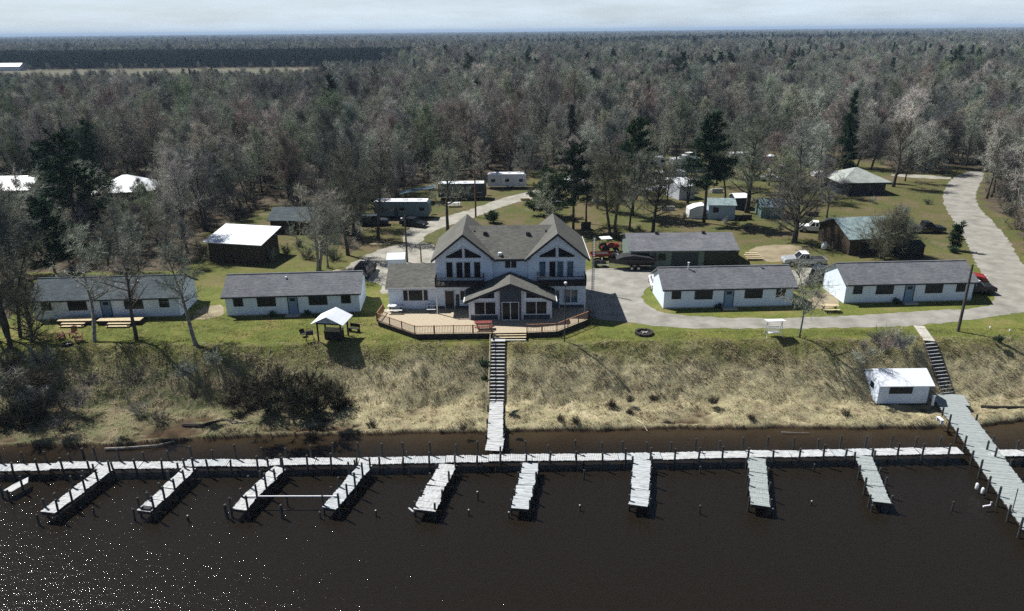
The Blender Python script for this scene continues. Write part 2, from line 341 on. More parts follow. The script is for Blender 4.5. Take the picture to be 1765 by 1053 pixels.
    f_for = mrange(add(at1.outputs['Fac'], noise(.3, 5), .5), .95, .6)
    c = mix(f_for, lawn, floor)
    fld = ramp(noise(.02, 5), (.35, (.1, .1, .065)), (.65, (.16, .145, .1)))
    c = mix(at2.outputs['Fac'], c, fld)
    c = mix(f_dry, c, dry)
    # mud at the water's edge
    f_mud = mrange(sx.outputs[2], -4.62, -4.85)
    mud = ramp(noise(.8, 6), (.3, (.04, .025, .015)), (.7, (.09, .06, .035)))
    c = mix(f_mud, c, mud)
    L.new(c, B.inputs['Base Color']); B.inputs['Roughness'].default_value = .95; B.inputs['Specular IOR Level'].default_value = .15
    bp = N.new('ShaderNodeBump'); bp.inputs['Strength'].default_value = .8; bp.inputs['Distance'].default_value = .18; L.new(noise(2.4, 8, .75), bp.inputs['Height']); L.new(bp.outputs[0], B.inputs['Normal'])
    return m
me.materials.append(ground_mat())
go = bpy.data.objects.new('ground', me); COL.objects.link(go); tag(go, kind='structure')
# water
def water_mat():
    m, N, L, B = nmat('river_water')
    geo = N.new('ShaderNodeNewGeometry'); sx = N.new('ShaderNodeSeparateXYZ'); L.new(geo.outputs['Position'], sx.inputs[0])
    n = N.new('ShaderNodeTexNoise'); n.inputs['Scale'].default_value = .25; n.inputs['Detail'].default_value = 6; L.new(geo.outputs['Position'], n.inputs['Vector'])
    ad = N.new('ShaderNodeMath'); ad.operation = 'MULTIPLY_ADD'; ad.inputs[1].default_value = 3; L.new(n.outputs['Fac'], ad.inputs[0]); L.new(sx.outputs[1], ad.inputs[2])
    mr = N.new('ShaderNodeMapRange'); mr.inputs[1].default_value = 57.5; mr.inputs[2].default_value = 62.0; L.new(ad.outputs[0], mr.inputs[0])
    r = N.new('ShaderNodeValToRGB'); e = r.color_ramp.elements; e[0].color = (.012, .0092, .006, 1); e[1].color = (.042, .03, .016, 1); x = e.new(.5); x.color = (.024, .0165, .009, 1)
    L.new(mr.outputs[0], r.inputs[0]); L.new(r.outputs[0], B.inputs['Base Color'])
    B.inputs['Roughness'].default_value = .06; B.inputs['IOR'].default_value = 1.33; B.inputs['Specular IOR Level'].default_value = .4
    n1 = N.new('ShaderNodeTexNoise'); n1.inputs['Scale'].default_value = 1.7; n1.inputs['Detail'].default_value = 6; n1.inputs['Roughness'].default_value = .7; n1.inputs['Distortion'].default_value = .4
    mp = N.new('ShaderNodeMapping'); mp.inputs['Scale'].default_value = (.8, 1.3, 1); mp.inputs['Rotation'].default_value = (0, 0, .5); L.new(geo.outputs['Position'], mp.inputs[0]); L.new(mp.outputs[0], n1.inputs['Vector'])
    bp = N.new('ShaderNodeBump'); bp.inputs['Strength'].default_value = 1; bp.inputs['Distance'].default_value = .047; L.new(n1.outputs['Fac'], bp.inputs['Height']); L.new(bp.outputs[0], B.inputs['Normal'])
    return m
M['water'] = water_mat()
w = MB().quad((-1500, -600, -5), (1500, -600, -5), (1500, 66, -5), (-1500, 66, -5)).build('water', M['water']); tag(w, kind='structure')

# gravel road, yards and tracks
def gravel_mat(name, c1, c2):
    m = pmat(name, c1, c2, rough=.95, scale=.45, detail=12, lo=.32, hi=.62, bump=.5, bscale=9)
    return m
M['gravel'] = gravel_mat('gravel', (.3, .288, .255), (.17, .162, .14))
M['gravel_pale'] = gravel_mat('pale_gravel', (.35, .335, .285), (.2, .19, .155))
M['sand'] = gravel_mat('sand', (.3, .25, .165), (.17, .14, .08))
def smooth_poly(p, it=2, jit=.22, seed=1):
    rnd = random.Random(seed)
    for _ in range(it):
        q = []
        for i in range(len(p)):
            a, b = p[i], p[(i+1) % len(p)]
            q += [(a[0]*.75+b[0]*.25, a[1]*.75+b[1]*.25), (a[0]*.25+b[0]*.75, a[1]*.25+b[1]*.75)]
        p = q
    out = []
    for i in range(len(p)):
        a, b = p[i], p[(i+1) % len(p)]; n = max(1, int(math.dist(a, b)/.6))
        for k in range(n):
            t = k/n; out.append((a[0]+(b[0]-a[0])*t+rnd.uniform(-jit, jit), a[1]+(b[1]-a[1])*t+rnd.uniform(-jit, jit)))
    return out
def sheet(name, pts, z, mat, seed=1, world=False):
    p = smooth_poly(pts if world else [G(*q) for q in pts], seed=seed)
    from mathutils.geometry import tessellate_polygon
    tr = tessellate_polygon([[Vector((a, b, 0)) for a, b in p]])
    me = bpy.data.meshes.new(name); me.from_pydata([(a, b, z) for a, b in p], [], [tuple(t) for t in tr]); me.materials.append(mat)
    o = bpy.data.objects.new(name, me); COL.objects.link(o); tag(o, kind='structure')
    for f in me.polygons:
        if f.normal.z < 0: f.flip()
    return o
sheet('gravel_road', [(1642, 306), (1625, 329), (1625, 350), (1638, 372), (1663, 412), (1675, 440), (1690, 470), (1715, 500), (1714, 530), (1600, 535), (1503, 542), (1473, 544), (1345, 549), (1247, 548), (1158, 542), (1130, 535), (1108, 522), (1106, 506), (1123, 491), (1140, 484), (1140, 466), (1060, 462), (1000, 462), (1000, 548), (1067, 553), (1136, 563), (1197, 566), (1345, 566), (1493, 565), (1582, 561), (1654, 554), (1765, 538), (1900, 520), (1900, 490), (1768, 470), (1745, 426), (1739, 412), (1706, 376), (1694, 366), (1683, 352), (1682, 329), (1698, 302), (1690, 293), (1660, 298)], .012, M['gravel'], 3)
sheet('side_track', [(1535, 304), (1640, 310), (1640, 304), (1535, 299)], .016, M['gravel_pale'], 4)
sheet('gravel_yard', [(585, 470), (612, 448), (668, 424), (745, 415), (760, 440), (745, 470), (700, 480), (670, 508), (655, 505), (655, 486), (610, 484)], .012, M['gravel_pale'], 5)
sheet('gravel_track', [(690, 418), (702, 392), (754, 376), (810, 362), (862, 342), (930, 326), (990, 316), (985, 326), (925, 340), (865, 356), (812, 378), (760, 392), (735, 405), (720, 425)], .016, M['gravel_pale'], 6)
sheet('sand_patch', [(345, 530), (388, 522), (390, 545), (340, 552), (330, 545)], .012, M['sand'], 7)
sheet('worn_patch', [(1385, 520), (1428, 500), (1436, 508), (1452, 524), (1440, 530), (1400, 534)], .008, M['sand'], 8)
sheet('dirt_yard', [(1340, 470), (1420, 455), (1425, 480), (1380, 492), (1345, 490)], .008, M['gravel_pale'], 9)
sheet('dirt_patch', [(1290, 425), (1360, 420), (1400, 430), (1380, 450), (1290, 452)], .008, M['sand'], 10)

# ------------------------------------------------------------------ trees
def slivers(P, D, Lg, W, rnd):
    """flat tapering slivers: arrays of start, direction, length, width -> verts, tris"""
    n = len(P); t = rnd.normal(size=(n, 3)); s = np.cross(D, t); s /= np.linalg.norm(s, axis=1)[:, None]+1e-9
    v = np.empty((n*3, 3)); v[0::3] = P-s*W[:, None]/2; v[1::3] = P+s*W[:, None]/2; v[2::3] = P+D*Lg[:, None]
    return v
def norm(v): return v/(np.linalg.norm(v, axis=-1, keepdims=True)+1e-9)
def bare_tree(seed, H=13, spread=4.2, trunk_r=.2, bole=.3, nl=11, lean=(0, 0), dens=1.0, twig_w=.035, upsweep=.5, fork=1):
    rg = np.random.default_rng(seed); tb = MB(); tp, td, tl, tw = [], [], [], []
    stems = []
    for f in range(fork):
        ang = rg.uniform(0, 6.28); off = np.array([math.cos(ang), math.sin(ang)])*(.0 if fork == 1 else .14)
        pts = []; p = np.array([off[0], off[1], -.3]); d = norm(np.array([lean[0]+off[0]*1.2+rg.normal()*.03, lean[1]+off[1]*1.2+rg.normal()*.03, 1.]))
        n = 9; Hs = H*(1 if f == 0 else rg.uniform(.75, .95))
        for i in range(n+1):
            pts.append(p.copy()); p = p+d*(Hs*.96/n); d = norm(d+rg.normal(size=3)*.07+np.array([0, 0, .05]))
        rad = [trunk_r*(1.25 if i == 0 else 1)*(1-i/n)**.8+.012 for i in range(n+1)]
        tb.tube(pts, rad, 6); stems.append((np.array(pts), Hs))
    for pts, Hs in stems:
        n = len(pts)-1; k = max(4, int(nl*2.2/(fork**.6)))
        for i in range(k):
            t = bole+(.97-bole)*(i+rg.uniform(0, .8))/k; j = min(int(t*n), n-1); a = pts[j]+(pts[j+1]-pts[j])*(t*n-j)
            az = rg.uniform(0, 6.28); rel = (t-bole)/(1-bole)
            L = spread*(1.12-.75*rel**1.5)*rg.uniform(.7, 1.12)*(.75+.5*min(1, rel*3)*.5)
            el = rg.uniform(.25, .75)+rel*.45
            d = np.array([math.cos(az)*math.cos(el), math.sin(az)*math.cos(el), math.sin(el)])
            m = 5; q = a.copy(); lp = [q.copy()]
            for s in range(m):
                q = q+d*L/m; lp.append(q.copy()); d = norm(d+rg.normal(size=3)*.16+np.array([0, 0, upsweep*.12]))
            r0 = trunk_r*.36*(1-rel*.6)
            tb.tube(lp, [r0*(1-s/m)**.8+.01 for s in range(m+1)], 4, False)
            lp = np.array(lp)
            ns = int(9*dens)
            for s in range(ns):
                u = rg.uniform(.18, 1)*m; jj = min(int(u), m-1); b = lp[jj]+(lp[jj+1]-lp[jj])*(u-jj)
                ld = norm(lp[jj+1]-lp[jj]); d2 = norm(ld*.6+rg.normal(size=3)*.55+np.array([0, 0, .22])); L2 = L*rg.uniform(.22, .46)
                tp.append(b); td.append(d2); tl.append(L2); tw.append(.05+.01*L2)
                nt = int(8*dens)
                for w_ in range(nt):
                    c = b+d2*L2*rg.uniform(.15, 1); d3 = norm(d2*.6+rg.normal(size=3)*.6+np.array([0, 0, .15])); L3 = rg.uniform(.4, 1.15)
                    tp.append(c); td.append(d3); tl.append(L3); tw.append(twig_w)
                    for z_ in range(2):
                        tp.append(c+d3*L3*rg.uniform(.2, .9)); td.append(norm(d3*.6+rg.normal(size=3)*.6)); tl.append(rg.uniform(.3, .7)); tw.append(twig_w*.8)
    v = slivers(np.array(tp), np.array(td), np.array(tl), np.array(tw), rg)
    return tb, v
def pine(seed, H=16, base=.3, spread=3.2, shape='pine', dens=1.0):
    rg = np.random.default_rng(seed); tb = MB(); P, D, Lg, W = [], [], [], []
    pts = [(rg.normal()*.05*i*.3, rg.normal()*.05*i*.3, H*i/6-(.3 if i == 0 else 0)) for i in range(7)]
    tb.tube(pts, [.26*(H/16)*(1-i/6.3)+.02 for i in range(7)], 7)
    nb = int((60 if shape == 'pine' else 90)*dens)
    for i in range(nb):
        t = base+(1-base)*(i+rg.uniform(0, 1))/nb; rel = (t-base)/(1-base)
        az = rg.uniform(0, 6.28)
        if shape == 'pine':
            L = spread*(.5+.75*math.sin(min(1, rel*1.15+.18)*math.pi*.95))*rg.uniform(.5, 1.1)*(.65 if rel > .9 else 1); el = rg.uniform(-.05, .3)+rel*.4
        else:
            L = spread*(1-rel)**.85*rg.uniform(.75, 1.1)+.15; el = rg.uniform(-.3, .05)+rel*.5
        a = np.array([0, 0, H*t]); d = np.array([math.cos(az)*math.cos(el), math.sin(az)*math.cos(el), math.sin(el)])
        tb.tube([a, a+d*L*.9], [.04, .012], 3, False)
        nc = max(3, int(L*5.5))
        for k in range(nc):
            u = rg.uniform(.25, 1.03); c = a+d*L*u+rg.normal(size=3)*np.array([.18, .18, .1])*(.4+L*.28)
            nn = 11
            cc = c+rg.normal(size=(nn, 3))*.16
            dd = norm(rg.normal(size=(nn, 3))*np.array([.9, .9, .45])+d*.7+np.array([0, 0, .15]))
            P += list(cc); D += list(dd); Lg += list(rg.uniform(.25, .6, nn)); W += list(rg.uniform(.1, .2, nn))
    v = slivers(np.array(P), np.array(D), np.array(Lg), np.array(W), rg)
    return tb, v
def bush(seed, r=1.2, h=1.3, n=500, stems=14, w=.03, leafy=False):
    rg = np.random.default_rng(seed); P, D, Lg, W = [], [], [], []
    for s in range(stems):
        az = rg.uniform(0, 6.28); el = rg.uniform(.5, 1.5); d = np.array([math.cos(az)*math.cos(el), math.sin(az)*math.cos(el), math.sin(el)]); L = h*rg.uniform(.6, 1.15)*(1 if el > .9 else r/h)
        b = np.array([rg.normal()*.15*r, rg.normal()*.15*r, -.1]); P.append(b); D.append(d); Lg.append(L); W.append(.05)
        for k in range(n//stems):
            u = rg.uniform(.15, 1); P.append(b+d*L*u); D.append(norm(d*.5+rg.normal(size=3)*.6+np.array([0, 0, .1]))); Lg.append(rg.uniform(.25, .6)*min(1.2, h)); W.append(w if not leafy else w*3)
    return slivers(np.array(P), np.array(D), np.array(Lg), np.array(W), rg)
def tri_mesh(name, v, mat):
    me = bpy.data.meshes.new(name); n = len(v)//3
    me.vertices.add(len(v)); me.vertices.foreach_set('co', v.ravel()); me.loops.add(n*3); me.loops.foreach_set('vertex_index', np.arange(n*3))
    me.polygons.add(n); me.polygons.foreach_set('loop_start', np.arange(0, n*3, 3)); me.update(calc_edges=True); me.materials.append(mat); return me
def tb_mesh(name, tb, mat):
    me = bpy.data.meshes.new(name); me.from_pydata(tb.v, [], tb.f); me.materials.append(mat); me.polygons.foreach_set('use_smooth', [True]*len(me.polygons)); return me
def mk_variant(gen, barkm, crownm, *a, **k):
    tb, v = gen(*a, **k); return tb_mesh('trunk', tb, barkm), tri_mesh('crown', v, crownm)
def plant_tree(name, label, cat, var, x, y, s=1.0, rz=None, group=None, z=0, sz=None):
    t = thing(name, label, cat, (x, y, z), RND.uniform(0, 6.28) if rz is None else rz, group); t.scale = (s, s, sz or s)
    for nm, me in zip(('trunk', 'crown'), var):
        o = bpy.data.objects.new(nm, me); COL.objects.link(o); o.parent = t
    return t
RND = random.Random(7)
DEC = [mk_variant(bare_tree, M['bark'], M['twigs'], 100+i, H=h, spread=s*1.22, bole=b*.75, nl=n+3, fork=f, dens=1.3) for i, (h, s, b, n, f) in enumerate([(13, 4.2, .3, 10, 1), (14.5, 3.6, .38, 10, 1), (12, 4.6, .25, 10, 2), (15, 4.4, .35, 11, 1), (11, 3.6, .25, 9, 1), (13.5, 4.8, .3, 11, 2), (14, 3.2, .4, 9, 1)])]
CON = [mk_variant(pine, M['bark'], M['needles'], 200, H=15, base=.32, spread=3.1), mk_variant(pine, M['bark'], M['needles'], 201, H=14, base=.12, spread=2.6, shape='spruce'), mk_variant(pine, M['bark'], M['needles'], 202, H=16, base=.08, spread=2.1, shape='spruce'), mk_variant(pine, M['bark'], M['needles'], 203, H=17, base=.4, spread=3.4)]
exec_later = []
# ------------------------------------------------------------------ forest
HOLES = []                                            # glades round the houses in the wood: x0, x1, y0, y1
for px0, px1, pyb, dep in [(-20, 75, 350, 16), (158, 275, 352, 16), (585, 640, 190, 22)]:
    a = G(px0, pyb); b = G(px1, pyb); HOLES.append((a[0]-2, b[0]+2, a[1]-7, a[1]+dep))
frg = np.random.default_rng(11)
def scatter(y0, y1, cell, wid=.74):
    n = int((y1-y0)*(2*(wid*y1+30))/cell**2*1.0)
    y = np.arange(y0, y1, cell); out = []
    for yy in y:
        x = np.arange(-wid*yy-30, wid*yy+30, cell)
        out.append(np.stack([x+frg.uniform(-.48, .48, len(x))*cell, yy+frg.uniform(-.48, .48, len(x))*cell], -1))
    p = np.concatenate(out); k = ~inpoly(p[:, 0], p[:, 1], CLEAR) & ~inpoly(p[:, 0], p[:, 1], FIELD)
    for h in HOLES: k &= ~((p[:, 0] > h[0]) & (p[:, 0] < h[1]) & (p[:, 1] > h[2]) & (p[:, 1] < h[3]))
    return p[k]
near = scatter(73, 420, 5.5)
mid = scatter(420, 1300, 8.4)
far = scatter(1300, 3600, 19, .73)
vfar = scatter(3600, 12000, 48, .72)
PINEWOOD = [(-1100, 712), (-120, 712), (-95, 800), (-90, 960), (-1100, 1000)]
HEDGE2 = [(G(1090, 79)[0], 1500), (G(1605, 76)[0], 1500), (G(1605, 76)[0]*1.05, 1640), (G(1090, 79)[0]*1.05, 1640)]
allp = []; kind = []
dark_patches = [(G(1180, 150), 16), (G(1250, 150), 18), (G(1415, 140), 16), (G(1390, 142), 9), (G(350, 160), 14), (G(1050, 190), 12), (G(1160, 180), 13), (G(1700, 130), 18), (G(1630, 128), 14), (G(1560, 118), 20), (G(1310, 130), 14), (G(1370, 128), 15)]
extra = scatter(735, 1000, 4.6, .95); extra = extra[inpoly(extra[:, 0], extra[:, 1], PINEWOOD)]
ex2 = scatter(1500, 1640, 8, .73); ex2 = ex2[inpoly(ex2[:, 0], ex2[:, 1], HEDGE2)]
mid = np.concatenate([mid, extra, ex2])
for p in (near, mid, far, vfar):
    n = len(p); k = frg.integers(0, 7, n)
    con = frg.random(n) < np.where(p[:, 1] < 420, .025, .022)
    if p is mid or p is far:
        con |= inpoly(p[:, 0], p[:, 1], PINEWOOD); con |= inpoly(p[:, 0], p[:, 1], HEDGE2)
        con |= (np.sin(p[:, 0]*.004+1)*np.sin(p[:, 1]*.006) > .72) & (frg.random(n) < .6)
    for (c, r_) in dark_patches: con |= (np.hypot(p[:, 0]-c[0], p[:, 1]-c[1]) < r_)
    k = np.where(con, 7+frg.integers(0, 4, n)*(frg.random(n) < .8), k)
    allp.append(p); kind.append(k)
tall = [np.clip(frg.normal(.95, .14, len(p)), .6, 1.3) for p in allp]
for k_ in (0, 1):                                     # younger growth in front of the far field on the left
    p = allp[k_]; low = (p[:, 0] < -.125*p[:, 1]) & (p[:, 1] > 300) & (p[:, 1] < 712); tall[k_] = np.where(low, np.minimum(tall[k_], .95)*np.interp(p[:, 1], [300, 400, 480, 712], [.95, .8, .72, .5])*frg.uniform(.8, 1.12, len(p)), tall[k_])
    pw = inpoly(p[:, 0], p[:, 1], PINEWOOD); tall[k_] = np.where(pw, frg.uniform(.68, .8, len(p)), tall[k_])
tall[2] = tall[2]*1.05; tall[3] = tall[3]*1.15
for h in HOLES[:2]:                                   # young growth in front of the two houses in the left wood
    p = allp[0]; s_ = p[:, 1]/h[2]; tall[0] = np.where((p[:, 0] > h[0]*s_-3) & (p[:, 0] < h[1]*s_+3) & (p[:, 1] > 95) & (p[:, 1] < h[3]), np.minimum(tall[0], frg.uniform(.48, .64, len(p))), tall[0])
# the nearest trees are things of their own
cx = np.array([PX(a, b, 6) for a, b in allp[0]])
inview = (cx[:, 0] > -30) & (cx[:, 0] < 1795) & (kind[0] < 7)
order = np.argsort(np.where(inview, allp[0][:, 1], 1e9))[:225]
own = np.zeros(len(allp[0]), bool); own[order] = True
conown = (kind[0] >= 7) & (cx[:, 0] > -30) & (cx[:, 0] < 1795) & (allp[0][:, 1] < 330)
def wood_name(px, y):
    if px < 340: return 'bare grey-brown tree crowded into the wood behind the leftmost cabin', 'bare trees of the wood behind the leftmost cabin'
    if px < 930: return 'bare grey-brown tree in the dense wood behind the parked trailers', 'bare trees of the wood behind the trailers'
    if px < 1560: return 'bare grey-brown tree in the wood beyond the camping ground', 'bare trees of the wood beyond the camping ground'
    return 'bare grey-brown tree in the wood along the right side of the gravel road', 'bare trees of the wood beside the gravel road'
for i in range(len(allp[0])):
    x, y = allp[0][i]; px = cx[i, 0]
    if own[i]:
        lb, gr = wood_name(px, y)
        plant_tree('bare_tree', lb, 'tree', DEC[kind[0][i]], x, y, float(tall[0][i]), group=gr, sz=float(tall[0][i]*RND.uniform(.9, 1.1)))
    elif conown[i]:
        side = 'left' if px < 700 else ('middle' if px < 1200 else 'right')
        plant_tree('evergreen_tree', 'small dark evergreen standing among bare trees in the %s of the wood' % side, 'tree', CON[kind[0][i]-7], x, y, float(tall[0][i]*.85), group='evergreens scattered in the %s of the wood' % side)
keep0 = ~own & ~conown
pts = np.concatenate([allp[0][keep0]]+allp[1:]); kk = np.concatenate([kind[0][keep0]]+kind[1:]); ss = np.concatenate([tall[0][keep0]]+tall[1:])
tpl = bpy.data.collections.new('woodland_templates')
for i, var in enumerate(DEC+CON):
    a, b = var; me = bpy.data.meshes.new('woodland_tree')
    va = np.empty(len(a.vertices)*3); a.vertices.foreach_get('co', va); vb = np.empty(len(b.vertices)*3); b.vertices.foreach_get('co', vb)
    na = len(a.vertices); fa = [tuple(p.vertices) for p in a.polygons]; nb = len(b.vertices)
    fb = (np.arange(nb).reshape(-1, 3)+na).tolist()
    me.from_pydata(va.reshape(-1, 3).tolist()+vb.reshape(-1, 3).tolist(), [], fa+fb); me.materials.append(a.materials[0]); me.materials.append(b.materials[0])
    me.polygons.foreach_set('material_index', [0]*len(fa)+[1]*len(fb)); me.update()
    tpl.objects.link(bpy.data.objects.new('woodland_tree_%02d' % i, me))
def instancer(name, pts3, kinds, scl, collection):
    me = bpy.data.meshes.new(name); me.from_pydata(pts3.tolist(), [], [])
    for nm, ty, dat in (('variant', 'INT', kinds.astype(np.int32)), ('size', 'FLOAT', scl.astype(np.float32)), ('spin', 'FLOAT', frg.uniform(0, 6.28, len(scl)).astype(np.float32))):
        at = me.attributes.new(nm, ty, 'POINT'); at.data.foreach_set('value', dat)
    o = bpy.data.objects.new(name, me); COL.objects.link(o)
    ng = bpy.data.node_groups.new(name, 'GeometryNodeTree'); ng.interface.new_socket('Geometry', in_out='INPUT', socket_type='NodeSocketGeometry'); ng.interface.new_socket('Geometry', in_out='OUTPUT', socket_type='NodeSocketGeometry')
    N, L = ng.nodes, ng.links; gi = N.new('NodeGroupInput'); gout = N.new('NodeGroupOutput'); iop = N.new('GeometryNodeInstanceOnPoints'); ci = N.new('GeometryNodeCollectionInfo')
    ci.inputs['Collection'].default_value = collection; ci.inputs['Separate Children'].default_value = True; ci.inputs['Reset Children'].default_value = True
    def attr(nm, ty):
        a = N.new('GeometryNodeInputNamedAttribute'); a.data_type = ty; a.inputs['Name'].default_value = nm; return a.outputs['Attribute']
    cb = N.new('ShaderNodeCombineXYZ'); L.new(attr('spin', 'FLOAT'), cb.inputs[2])
    L.new(gi.outputs[0], iop.inputs['Points']); L.new(ci.outputs[0], iop.inputs['Instance']); iop.inputs['Pick Instance'].default_value = True
    L.new(attr('variant', 'INT'), iop.inputs['Instance Index']); L.new(cb.outputs[0], iop.inputs['Rotation']); L.new(attr('size', 'FLOAT'), iop.inputs['Scale']); L.new(iop.outputs[0], gout.inputs[0])
    md = o.modifiers.new('scatter', 'NODES'); md.node_group = ng; return o
wood = instancer('distant_woodland', np.concatenate([pts, np.zeros((len(pts), 1))], 1), kk, ss, tpl); tag(wood, kind='stuff')
print('trees', [len(p) for p in allp], own.sum(), conown.sum())
# low brush and saplings filling the floor of the wood and its edges
bpl = bpy.data.collections.new('underbrush_templates')
for i in range(4): bpl.objects.link(bpy.data.objects.new('underbrush_%02d' % i, tri_mesh('underbrush', bush(700+i, 1.6, 2.2, 420, 12, .04), M['twigs'] if i % 2 else M['twigs_dark'])))
ub = scatter(72, 330, 3.0)
edge = np.zeros(len(ub), bool)
ub = ub[(frg.random(len(ub)) < np.interp(ub[:, 1], [72, 330], [.85, .5])) & (bluff_z(ub[:, 0], ub[:, 1]) > -.2)]
uo = instancer('underbrush', np.concatenate([ub, np.zeros((len(ub), 1))], 1), frg.integers(0, 4, len(ub)), frg.uniform(.6, 1.5, len(ub)), bpl); tag(uo, kind='stuff')
# air: a box of thin even haze round everything
hz = MB().box(-18000, 18000, -700, 31000, -9, 60).build('haze'); tag(hz, kind='stuff')
hm = bpy.data.materials.new('haze'); hm.use_nodes = True; hn = hm.node_tree.nodes; hn.remove(hn['Principled BSDF'])
pv = hn.new('ShaderNodeVolumePrincipled'); pv.inputs['Density'].default_value = .00011; pv.inputs['Color'].default_value = (.55, .74, 1, 1); pv.inputs['Anisotropy'].default_value = 0
hm.node_tree.links.new(pv.outputs[0], hn['Material Output'].inputs['Volume']); hz.data.materials.append(hm)
# ------------------------------------------------------------------ helpers for buildings
def window(parent, x, z, w, h, y=0.0, mat=None, panes=1, awning=False, frame=None, facing=-1):
    """window on a wall at local y, facing -y (facing=-1)"""
    s = facing
    f = MB(); t = .07
    f.box(x-w/2-t, x+w/2+t, min(y, y+s*.05), max(y, y+s*.05), z-t, z); f.box(x-w/2-t, x+w/2+t, min(y, y+s*.05), max(y, y+s*.05), z+h, z+h+t)
    f.box(x-w/2-t, x-w/2, min(y, y+s*.048), max(y, y+s*.048), z, z+h); f.box(x+w/2, x+w/2+t, min(y, y+s*.048), max(y, y+s*.048), z, z+h)
    wd = MB().box(x-w/2, x+w/2, min(y, y+s*.02), max(y, y+s*.02), z, z+h).build('window', mat or M['glass'], parent)
    for i in range(1, panes): f.box(x-w/2+w*i/panes-.045, x-w/2+w*i/panes+.045, min(y, y+s*.046), max(y, y+s*.046), z, z+h)
    f.build('frame', frame or M['dark_trim'], wd); return wd
def door(parent, x, z, w, h, y, mat, frame=M['dark_trim'], lite=True):
    d = MB().box(x-w/2, x+w/2, y-.03, y, z, z+h).build('door', mat, parent)
    f = MB(); f.box(x-w/2-.08, x-w/2, y-.06, y, z, z+h+.08); f.box(x+w/2, x+w/2+.08, y-.06, y, z, z+h+.08); f.box(x-w/2, x+w/2, y-.055, y, z+h, z+h+.08); f.build('frame', frame, d)
    if lite: MB().box(x-w*.3, x+w*.3, y-.038, y-.03, z+h*.72, z+h*.9).build('door_window', M['glass'], d)
    MB().tube([(x+w*.38, y-.04, z+h*.47), (x+w*.38, y-.1, z+h*.47)], .03, 6).build('handle', M['chrome'], d); return d
def gable_roof(mb, x0, x1, y0, y1, ez, rz_, th=.14, axis='x', over=0.0):
    """two slabs; ridge along axis between x0..x1 (or y0..y1)"""
    if axis == 'x':
        ym = (y0+y1)/2
        mb.prism([(y0, ez-th), (ym, rz_-th), (ym, rz_), (y0, ez)], x0, x1, 'x'); mb.prism([(ym, rz_-th), (y1, ez-th), (y1, ez), (ym, rz_)], x0, x1, 'x')
    else:
        xm = (x0+x1)/2
        mb.prism([(x0, ez-th), (xm, rz_-th), (xm, rz_), (x0, ez)], y0, y1, 'y'); mb.prism([(xm, rz_-th), (x1, ez-th), (x1, ez), (xm, rz_)], y0, y1, 'y')
    return mb
def wall_x(mb, w, d, ez, rz_):
    """hollow-looking solid body with gable ends on the x ends"""
    mb.prism([(0, -.1), (d, -.1), (d, ez), (d/2, rz_), (0, ez)], 0, w, 'x'); return mb

# ------------------------------------------------------------------ the four long white cabins
def cabin(A, B, label, roofm, wallm, depth=5.6, vents=(), shrub=True, layout='std'):
    a = G(*A); b = G(*B); w = math.dist(a, b); rz = math.atan2(b[1]-a[1], b[0]-a[0])
    t = thing('cabin', label, 'cabin', (a[0], a[1], 0), rz, 'long white cabins along the shore')
    wall_x(MB(), w, depth, 2.52, 3.98).build('wall', wallm, t)
    r = MB(); gable_roof(r, -.3, w+.3, -.45, depth+.45, 2.42, 4.14, .13); ro = r.build('roof', roofm, t)
    fa = MB(); fa.box(-.3, w+.3, -.475, -.452, 2.26, 2.44); fa.build('fascia', M['dark_trim'], ro)
    rc = MB(); rc.box(-.3, w+.3, depth/2-.12, depth/2+.12, 4.1, 4.165); rc.build('ridge_cap', roofm, ro)
    for vx, vy, hh, mt in vents:
        z = 2.42+(vy+.45)/(depth/2+.45)*1.72
        MB().tube([(vx, vy, z-.1), (vx, vy, z+hh)], .07, 8).disc((vx, vy, z+hh), .12, (0, 0, 1), .08).build('vent_pipe', mt, ro)
    for fx, ww, pn in ((.095, .95, 1), (.305, 1.95, 2), (.69, 1.95, 2), (.9, .95, 1)):
        window(t, fx*w, 1.12 if pn == 2 else 1.22, ww, 1.15 if pn == 2 else 1.0, 0, None, pn)
    door(t, .5*w, .12, 1.0, 2.05, -.002, M['door_blue'])
    sk = MB(); sk.box(-.02, w+.02, -.02, 0.0, -.05, .14); sk.build('foundation', M['concrete'], t)
    st = MB(); st.box(.5*w-.8, .5*w+.8, -1.0, -.025, -.02, .16); st.build('doorstep', M['concrete'], t)
    return t, w, rz, a
BUSH = [bush(300+i, 1.2, 1.3, 620) for i in range(4)]
BUSHM = [tri_mesh('bush_twigs', v, M['twigs_dark']) for v in BUSH]
BUSHP = [tri_mesh('bush_twigs', v, M['twigs']) for v in BUSH]
BUSHG = [tri_mesh('bush_leaves', bush(320+i, 1.0, 1.0, 900, leafy=True), M['leaf_green']) for i in range(2)]
def place_bush(px, py, s, label, group=None, mesh=None, z=None, name='bush', sz=1.0):
    x, y = G(px, py)
    for _ in range(6):
        zz = gz(x, y) if z is None else z; x, y = G(px, py, zz)
    o = bpy.data.objects.new(name, mesh); COL.objects.link(o); o.location = (x, y, zz); o.rotation_euler = (0, 0, RND.uniform(0, 6)); o.scale = (s, s, s*sz)
    return tag(o, label, 'bush', group)
c1, w1, r1, a1 = cabin((62, 552), (312, 545), 'long white cabin half hidden by leafless trees, leftmost of the four cabins', M['roof_dark'], M['white'], vents=[(11.2, 1.9, .12, M['white_paint'])])
c2, w2, r2, a2 = cabin((392, 545), (621, 538), 'long white cabin with dark roof, behind the white-roofed picnic shelter', M['roof_grey'], M['white'], vents=[(6.6, 2.0, .15, M['white_paint'])])
c3, w3, r3, a3 = cabin((1143, 532), (1365, 527), 'long white cabin in front of the long grey garage, two pipes on its roof', M['roof_grey'], M['white'], vents=[(3.3, 2.5, .75, M['white_paint']), (11.9, 2.5, .3, M['chrome'])])
